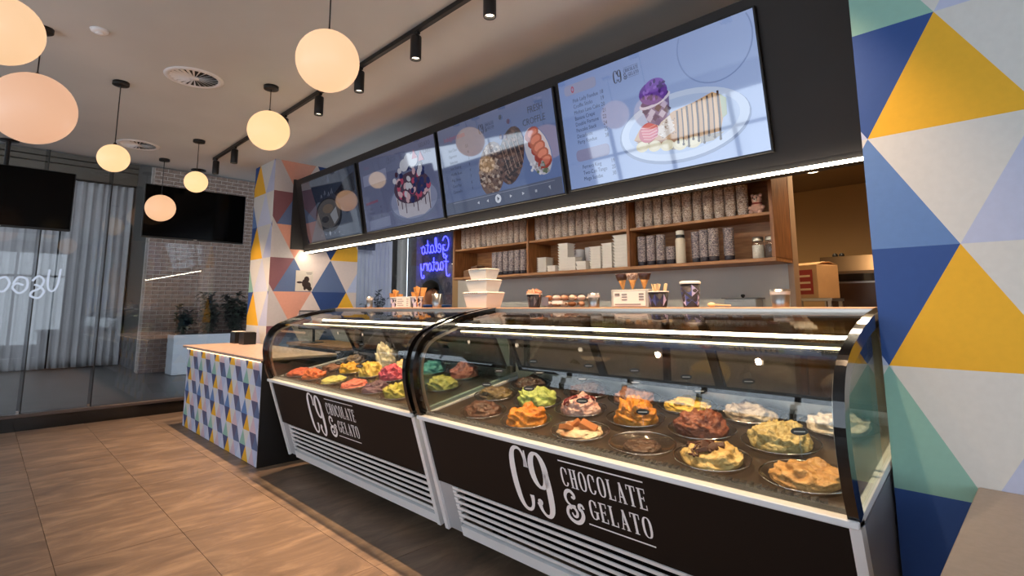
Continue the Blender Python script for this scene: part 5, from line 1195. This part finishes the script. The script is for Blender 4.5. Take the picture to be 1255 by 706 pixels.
# cup of wooden sticks, diamond cup
e = empty('paper_cup', (-1.41, 2.43, LZ), label='black diamond patterned cup full of wooden sticks', cat='cup', group='paper cups on the ledge'); cup_shape(e, 0.038, 0.050, 0.078, M_pcup); diamonds(e, 0.038, 0.050, 0.078, 1, 7, [DM[2], DM[0], DM[1]], ph=0.4)
for k in range(9):
    b = MB(); b.box(-0.007, 0.007, -0.0015, 0.0015, 0, 0.115, b=0.001); o = b.build('wooden_stick', mat('birch', srgb(232, 198, 150), 0.6)); a = k * 0.7
    o.location = (-1.41 + 0.02 * math.cos(a), 2.43 + 0.02 * math.sin(a), LZ + 0.006); o.rotation_euler = (math.sin(a) * -0.22, math.cos(a) * 0.24, a); tag(o, 'pale wooden stick in the diamond patterned cup', 'stick', 'wooden sticks in the cup')
e = empty('paper_cup', (-1.242, 2.44, LZ), label='tall black cup with pale diamonds and a white rim', cat='cup', group='paper cups on the ledge'); cup_shape(e, 0.035, 0.047, 0.118, M_pcup)
diamonds(e, 0.035, 0.047, 0.118, 2, 4, [DM[0], DM[1]], ph=-1.75)
b = MB(); b.lathe([(0.049, 0.112), (0.050, 0.116), (0.047, 0.124), (0.042, 0.126), (0, 0.124)], n=24); b.build('lid', M_paper, e)
e = empty('wooden_scoop', (-1.14, 2.44, LZ), label='small wooden scoop lying right of the tall diamond cup', cat='scoop'); b = MB(); b.ball((0, 0, 0.012), 0.018, mat('birch', srgb(232, 198, 150), 0.6), 12, 8, sz=0.62); b.build('bowl', None, e); MB().tube([(0.015, 0, 0.012), (0.07, 0.05, 0.008)], 0.004, 6).build('handle', MATS['birch'], e)

# ================================================================= ON AND BEHIND THE PATTERNED COUNTER
for x, y, lab in ((-7.22, 2.33, 'black napkin box on the patterned counter, left one'), (-6.90, 2.33, 'black napkin box on the patterned counter, right one nearer the pillar edge')):
    e = empty('napkin_box', (x, y, 0.912), label=lab, cat='napkin box', group='black napkin boxes')
    b = MB(); b.box(-0.085, 0.085, -0.07, 0.07, 0, 0.008); b.box(-0.085, -0.079, -0.07, 0.07, 0.008, 0.14); b.box(0.079, 0.085, -0.07, 0.07, 0.008, 0.14); b.box(-0.079, 0.079, -0.07, -0.064, 0.008, 0.14); b.box(-0.079, 0.079, 0.064, 0.07, 0.008, 0.14); b.build('case', M_black, e)
    MB().box(-0.077, 0.077, -0.062, 0.062, 0.008, 0.146, b=0.004).build('napkins', M_paper if x < -7.1 else M_black, e)
bb = empty('back_bench', (-5.99, 3.0, 0), label='dark low bench behind the counter carrying the till', cat='bench')
MB().box(-0.72, 0.70, -0.25, 0.25, 0, 0.90).build('cabinet', M_black, bb); MB().box(-0.74, 0.72, -0.27, 0.27, 0.90, 0.93).build('top', M_wood, bb)
e = empty('till_screen', (-6.30, 2.86, 0.93), R(28), label='dark framed till screen behind the counter beside the pillar', cat='till'); MB().box(-0.10, 0.10, -0.07, 0.09, 0, 0.012, b=0.003).build('base', M_black, e); MB().tube([(0, 0.03, 0.01), (0, 0.02, 0.22)], 0.016, 10).build('neck', M_black, e)
MB().box(-0.20, 0.20, -0.012, 0.012, 0.16, 0.385, b=0.005).build('bezel', M_black, e); MB().box(-0.185, 0.185, -0.0135, -0.0121, 0.175, 0.37).build('screen', mat('till_glass', srgb(150, 146, 146), 0.2), e)
e = empty('poster', (-6.79, 2.94, 1.688), label='small pale poster with a dark brown splash on the pillar', cat='poster')
MB().box(0.001, 0.006, -0.112, 0.112, -0.132, 0.132).build('sheet', mat('poster_paper', srgb(214, 202, 188), 0.7), e)
b = MB(); 
for cy, cz, ry, rz_ in ((0.03, 0.02, 0.035, 0.04), (0.0, -0.03, 0.03, 0.05), (0.05, -0.06, 0.04, 0.05), (-0.06, -0.02, 0.04, 0.014), (0.075, -0.1, 0.03, 0.03), (0.01, -0.09, 0.018, 0.03)):
    b.add([(0.0065, cy + ry * math.cos(a * .5236), cz + rz_ * math.sin(a * .5236)) for a in range(12)], [tuple(range(12))])
b.build('splash_print', mat('poster_brown', srgb(58, 38, 32), 0.7), e)
b = MB(); b.box(0.0062, 0.0068, 0.02, 0.10, 0.10, 0.108); b.box(0.0062, 0.0068, 0.03, 0.09, 0.085, 0.092); b.build('print_line', mat('sign_print', srgb(120, 112, 110), 0.7), e)

# ================================================================= KITCHEN THROUGH THE OPENING
ov = empty('oven', (-1.0, 5.2, 0), label='stainless oven with dark glass door in the kitchen', cat='oven')
MB().box(-0.36, 0.45, -0.2, 0.5, 0, 1.55).build('body', M_steel, ov)
MB().box(-0.34, 0.44, -0.225, -0.2, 0.92, 1.53, b=0.004).build('door', mat('oven_glass', srgb(44, 28, 20), 0.2), ov)
MB().tube([(-0.30, -0.255, 1.10), (0.40, -0.255, 1.10)], 0.009, 8).build('handle', M_steel, ov)
MB().box(-0.36, 0.45, -0.22, -0.2, 1.545, 1.605).build('control_strip', M_blackgloss, ov)
b = MB()
for k in range(4): b.box(0.08 + k * 0.022, 0.092 + k * 0.022, -0.222, -0.2201, 1.568, 1.584)
b.build('clock_digits', emit_mat('digits', (0.6, 0.8, 1, 1), 2.0), ov)
b = MB(); b.prism([(-0.22, 1.606), (-0.22, 1.63), (-0.16, 1.755), (0.5, 1.755), (0.5, 1.606)], 'x', -0.38, 0.45); b.build('hood', mat('warm_steel', srgb(112, 92, 72), 0.30, metal=0.9), ov)
e = empty('cap_ornament', (-1.28, 5.2, 1.755), label='small dark ornament standing on the oven hood', cat='ornament'); b = MB(); b.ball((-0.025, 0, 0.02), 0.022, M_black, 10, 8); b.ball((0.025, 0, 0.02), 0.022, M_black, 10, 8); b.box(-0.05, 0.05, -0.02, 0.02, 0, 0.006, M_black); b.build('knobs', None, e)
e = empty('steel_stand', (-1.305, 4.55, 0), label='steel stand under the cardboard carton in the kitchen', cat='stand')
for x in (-0.14, 0.14):
    for y in (-0.14, 0.14): MB().box(x - 0.012, x + 0.012, y - 0.012, y + 0.012, 0, 1.385).build('leg', M_steel, e)
MB().box(-0.16, 0.16, -0.16, 0.16, 1.385, 1.405).build('top', M_steel, e); MB().box(-0.15, 0.15, -0.15, 0.15, 0.5, 0.515).build('lower_shelf', M_steel, e)
e = empty('carton', (-1.305, 4.55, 1.405), R(-24), label='cardboard carton with red printing on a stand in the kitchen', cat='carton')
MB().box(-0.13, 0.13, -0.11, 0.11, 0, 0.25, b=0.003).build('box', mat('cardboard', srgb(190, 150, 108), 0.8, var=0.06, scale=10), e)
MB().box(-0.105, 0.09, -0.1125, -0.1101, 0.03, 0.215).build('red_print', mat('carton_red', srgb(150, 44, 34), 0.7), e)
b = MB()
for k in range(3): b.box(-0.09, 0.07, -0.1135, -0.1126, 0.06 + k * 0.05, 0.075 + k * 0.05)
b.build('print_line', mat('carton_cream', srgb(214, 186, 150), 0.7), e)
b = MB(); b.add([(-0.13, -0.11, 0.251), (0.13, -0.11, 0.251), (0.13, -0.02, 0.275), (-0.13, -0.02, 0.275)], [(0, 1, 2, 3)]); b.add([(-0.13, 0.11, 0.251), (0.13, 0.11, 0.251), (0.13, 0.02, 0.275), (-0.13, 0.02, 0.275)], [(3, 2, 1, 0)]); o = b.build('flap', MATS['cardboard'], e); md = o.modifiers.new('t', 'SOLIDIFY'); md.thickness = 0.003
e = empty('downlight', (-1.5, 5.45, 2.6), label='small recessed downlight glowing in the kitchen ceiling', cat='downlight'); b = MB(); b.lathe([(0.05, -0.002), (0.062, -0.006), (0.062, 0.0), (0.05, 0.0)], n=20, caps=False); b.build('trim', M_white, e); b = MB(); b.lathe([(0, -0.003), (0.05, -0.003), (0.05, -0.001), (0, -0.001)], n=20); b.build('lens', emit_mat('down_lens', (1, 0.8, 0.5, 1), 14.0), e)
ld = bpy.data.lights.new('down_glow', 'SPOT'); ld.energy = 5; ld.color = (1, 0.72, 0.40); ld.spot_size = R(130); ld.spot_blend = 0.8; ld.shadow_soft_size = 0.05; lo = bpy.data.objects.new('down_glow', ld); COL.objects.link(lo); lo.parent = e; lo.location = (0, 0, -0.02)

# ================================================================= BENCH TABLE AT THE RIGHT
e = empty('bench_table', (0.6, 1.6, 0), label='grey laminate bench top against the triangle wall at the lower right', cat='bench')
M_lam = mat('grey_laminate', srgb(114, 111, 110), 0.55, var=0.05, scale=60)
MB().box(-0.822, 1.2, -0.55, 0.597, 0.765, 0.806, b=0.003).build('top', M_lam, e); MB().box(-0.79, 1.18, -0.50, 0.597, 0.08, 0.765).build('cabinet', mat('bench_front', srgb(120, 112, 106), 0.6), e); MB().box(-0.76, 1.16, -0.46, 0.597, 0, 0.08).build('plinth', M_black, e)

# ================================================================= PERSON BEHIND THE FAR CASE
def skin_body(name, chain, m, parent=None, levels=2, root_i=0):
    verts, edges, radii = chain
    me = bpy.data.meshes.new(name); me.from_pydata(verts, edges, []); o = bpy.data.objects.new(name, me); COL.objects.link(o)
    if parent: o.parent = parent
    me.materials.append(m)
    o.modifiers.new('skin', 'SKIN')
    if not me.skin_vertices: me.attributes
    for i, v in enumerate(me.skin_vertices[0].data): v.radius = (radii[i], radii[i] * 0.92); v.use_root = (i == root_i)
    sd = o.modifiers.new('sub', 'SUBSURF'); sd.levels = levels; sd.render_levels = levels
    return o
pe = empty('person', (-4.865, 3.42, 0.02), label='person in a black top with dark hair, bent over work behind the far case', cat='person')
M_skin = mat('skin', srgb(176, 122, 92), 0.55, sub=0.1); M_hair = mat('black_hair', srgb(14, 12, 12), 0.75, spec=0.2, var=0.2, scale=50, stretch=(1, 1, 0.2)); M_shirt = mat('black_shirt', srgb(24, 23, 26), 0.8); M_trs = mat('dark_trousers', srgb(34, 34, 40), 0.8)
V = [(-0.10, 0, 0.90), (-0.05, 0, 1.06), (0.0, 0, 1.20), (0.05, 0, 1.315), (0.095, 0.0, 1.375), (0.125, 0, 1.43), (0.155, 0, 1.485), (0.165, 0, 1.535),
     (0.03, -0.17, 1.29), (0.08, -0.21, 1.10), (0.27, -0.13, 1.02), (0.34, -0.09, 1.01), (0.40, -0.07, 1.0),
     (0.03, 0.17, 1.29), (0.08, 0.21, 1.10), (0.27, 0.13, 1.02), (0.34, 0.09, 1.01), (0.40, 0.07, 1.0),
     (-0.10, -0.10, 0.85), (-0.07, -0.11, 0.48), (-0.10, -0.11, 0.09), (0.05, -0.12, 0.035), (-0.10, 0.10, 0.85), (-0.07, 0.11, 0.48), (-0.10, 0.11, 0.09), (0.05, 0.12, 0.035)]
E_ = [(0, 1), (1, 2), (2, 3), (3, 4), (4, 5), (5, 6), (6, 7), (3, 8), (8, 9), (9, 10), (10, 11), (11, 12), (3, 13), (13, 14), (14, 15), (15, 16), (16, 17), (0, 18), (18, 19), (19, 20), (20, 21), (0, 22), (22, 23), (23, 24), (24, 25)]
RA = [0.13, 0.125, 0.14, 0.12, 0.046, 0.062, 0.088, 0.072, 0.062, 0.05, 0.036, 0.033, 0.028, 0.062, 0.05, 0.036, 0.033, 0.028, 0.085, 0.06, 0.042, 0.035, 0.085, 0.06, 0.042, 0.035]
skin_body('body', (V, E_, RA), M_skin, pe)
# clothing as slightly larger shells
skin_body('shirt', ([V[0], V[1], V[2], V[3], (0.075, 0, 1.345), V[8], V[9], V[13], V[14]], [(0, 1), (1, 2), (2, 3), (3, 4), (3, 5), (5, 6), (3, 7), (7, 8)], [0.145, 0.14, 0.155, 0.135, 0.072, 0.078, 0.066, 0.078, 0.066]), M_shirt, pe)
skin_body('trousers', ([(-0.10, 0, 0.93), V[18], V[19], V[20], V[22], V[23], V[24]], [(0, 1), (1, 2), (2, 3), (0, 4), (4, 5), (5, 6)], [0.15, 0.10, 0.075, 0.06, 0.10, 0.075, 0.06]), M_trs, pe)
HC = Vector((0.16, 0, 1.50)); hr = MB(); vs = []; fs = []; nu, nv = 28, 14
for j in range(nv + 1):
    t = R(112) * j / nv
    for i in range(nu):
        a = 2 * math.pi * i / nu; d = Vector((math.sin(t) * math.cos(a), math.sin(t) * math.sin(a), math.cos(t)))
        d = Matrix.Rotation(R(-38), 3, 'Y') @ d; k = 1 + 0.07 * noise.noise(d * 5) + 0.03 * noise.noise(d * 14)
        e_ = 1.0 - 0.10 * max(0, (j - nv + 4) / 4); vs.append(HC + Vector((d.x * 0.106 * k * e_, d.y * 0.094 * k * e_, d.z * 0.110 * k * e_ + 0.008)))
for j in range(nv):
    for i in range(nu): fs.append((j * nu + i, j * nu + nu + i, j * nu + nu + (i + 1) % nu, j * nu + (i + 1) % nu))
hr.add(vs, fs, None, True); hr.build('hair', M_hair, pe)
f = MB(); f.ball((0.262, 0, 1.475), 0.016, M_skin, 10, 8, sx=0.9, sy=0.75, sz=1.4); f.build('nose', None, pe)
f = MB(); f.ball((0.155, -0.092, 1.475), 0.026, M_skin, 12, 8, sx=0.65, sy=0.35, sz=1.0); f.build('ear', None, pe); f = MB(); f.ball((0.155, 0.092, 1.475), 0.026, M_skin, 12, 8, sx=0.65, sy=0.35, sz=1.0); f.build('ear', None, pe)
for s in (-1, 1):
    f = MB(); f.ball((0.240, s * 0.036, 1.500), 0.010, mat('eye_dark', srgb(40, 28, 24), 0.3), 10, 8, sx=0.6, sz=0.6); f.build('eye', None, pe)
    f = MB(); f.box(0.238, 0.246, s * 0.036 - 0.018, s * 0.036 + 0.018, 1.515, 1.521); f.build('eyebrow', M_hair, pe)
    h = MB()
    for k, (dy, L) in enumerate(((-0.027, 0.058), (-0.009, 0.072), (0.009, 0.076), (0.026, 0.066))):
        h.tube([(0.40, s * 0.07 + dy * 0.8, 1.0), (0.40 + L * 0.55, s * 0.07 + dy, 0.995), (0.40 + L, s * 0.07 + dy * 1.1, 0.975)], [0.010, 0.0085, 0.0065], 7)
    h.tube([(0.37, s * 0.045, 1.0), (0.40, s * 0.02, 0.99), (0.43, s * 0.012, 0.98)], [0.011, 0.0095, 0.008], 7); h.build('fingers', M_skin, pe)
f = MB(); f.box(0.236, 0.247, -0.024, 0.024, 1.437, 1.443, b=0.002); f.build('mouth', mat('lips', srgb(140, 84, 74), 0.5), pe)
e = empty('work_bench', (-4.15, 3.05, 0), label='low steel work bench behind the far case, below the ledge', cat='bench'); MB().box(-0.5, 0.5, -0.2, 0.2, 0.88, 0.92).build('top', M_steel, e)
for x in (-0.47, 0.47):
    for y in (-0.17, 0.17): MB().box(x - 0.015, x + 0.015, y - 0.015, y + 0.015, 0, 0.88).build('leg', M_steel, e)
e = empty('blue_tub', (-4.02, 3.0, 0.92), label='blue plastic tub beside the person behind the ledge', cat='tub'); b = MB(); b.lathe([(0.11, 0), (0.13, 0.44), (0.136, 0.445), (0.125, 0.45), (0.105, 0.01), (0, 0.01)], n=24); b.build('shell', mat('blue_plastic', srgb(40, 84, 150), 0.4), e)

# ================================================================= SCRIPT REFLECTION PAINTED ON THE GLASS
gl = empty('script_reflection', (XG + 0.0075, 0.3, 1.6), label='pale looping script reflection, drawn as glowing strokes on the left glass partition', cat='lettering')
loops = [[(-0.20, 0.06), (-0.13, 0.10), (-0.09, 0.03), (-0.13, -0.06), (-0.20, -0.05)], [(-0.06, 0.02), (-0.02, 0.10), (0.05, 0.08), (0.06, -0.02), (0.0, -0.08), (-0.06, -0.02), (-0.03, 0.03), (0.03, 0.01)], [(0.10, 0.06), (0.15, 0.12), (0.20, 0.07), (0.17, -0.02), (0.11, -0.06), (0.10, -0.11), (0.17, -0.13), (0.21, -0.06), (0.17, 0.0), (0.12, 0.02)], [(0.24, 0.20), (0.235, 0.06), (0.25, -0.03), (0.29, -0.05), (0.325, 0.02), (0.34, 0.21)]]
M_script_refl = emit_mat('script_reflection_glow', (0.66, 0.74, 0.90, 1), 0.8)  # strokes glow to stand in for a neon script mirrored in the glass
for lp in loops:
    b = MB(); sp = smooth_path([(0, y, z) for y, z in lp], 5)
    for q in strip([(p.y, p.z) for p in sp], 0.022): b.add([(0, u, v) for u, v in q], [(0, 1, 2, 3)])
    o = b.build('letter_stroke', M_script_refl, gl); md = o.modifiers.new('t', 'SOLIDIFY'); md.thickness = 0.001

for x, y, lab in ((-2.9, 4.9, 'added kitchen fill light, unseen behind the back wall, left'), (-1.0, 4.35, 'added kitchen fill light, unseen just inside the opening')):  # two added lamps out of view, put in to brighten the kitchen
    e = empty('downlight', (x, y, 2.6), label=lab, cat='downlight', group='added kitchen fill lights'); b = MB(); b.lathe([(0.05, -0.002), (0.062, -0.006), (0.062, 0.0), (0.05, 0.0)], n=20, caps=False); b.build('trim', M_white, e); b = MB(); b.lathe([(0, -0.003), (0.05, -0.003), (0.05, -0.001), (0, -0.001)], n=20); b.build('lens', MATS['down_lens'], e)
    ld = bpy.data.lights.new('down_glow', 'SPOT'); ld.energy = 85; ld.color = (1, 0.74, 0.44); ld.spot_size = R(172); ld.spot_blend = 0.8; ld.shadow_soft_size = 0.05; lo = bpy.data.objects.new('down_glow', ld); COL.objects.link(lo); lo.parent = e; lo.location = (0, 0, -0.02)
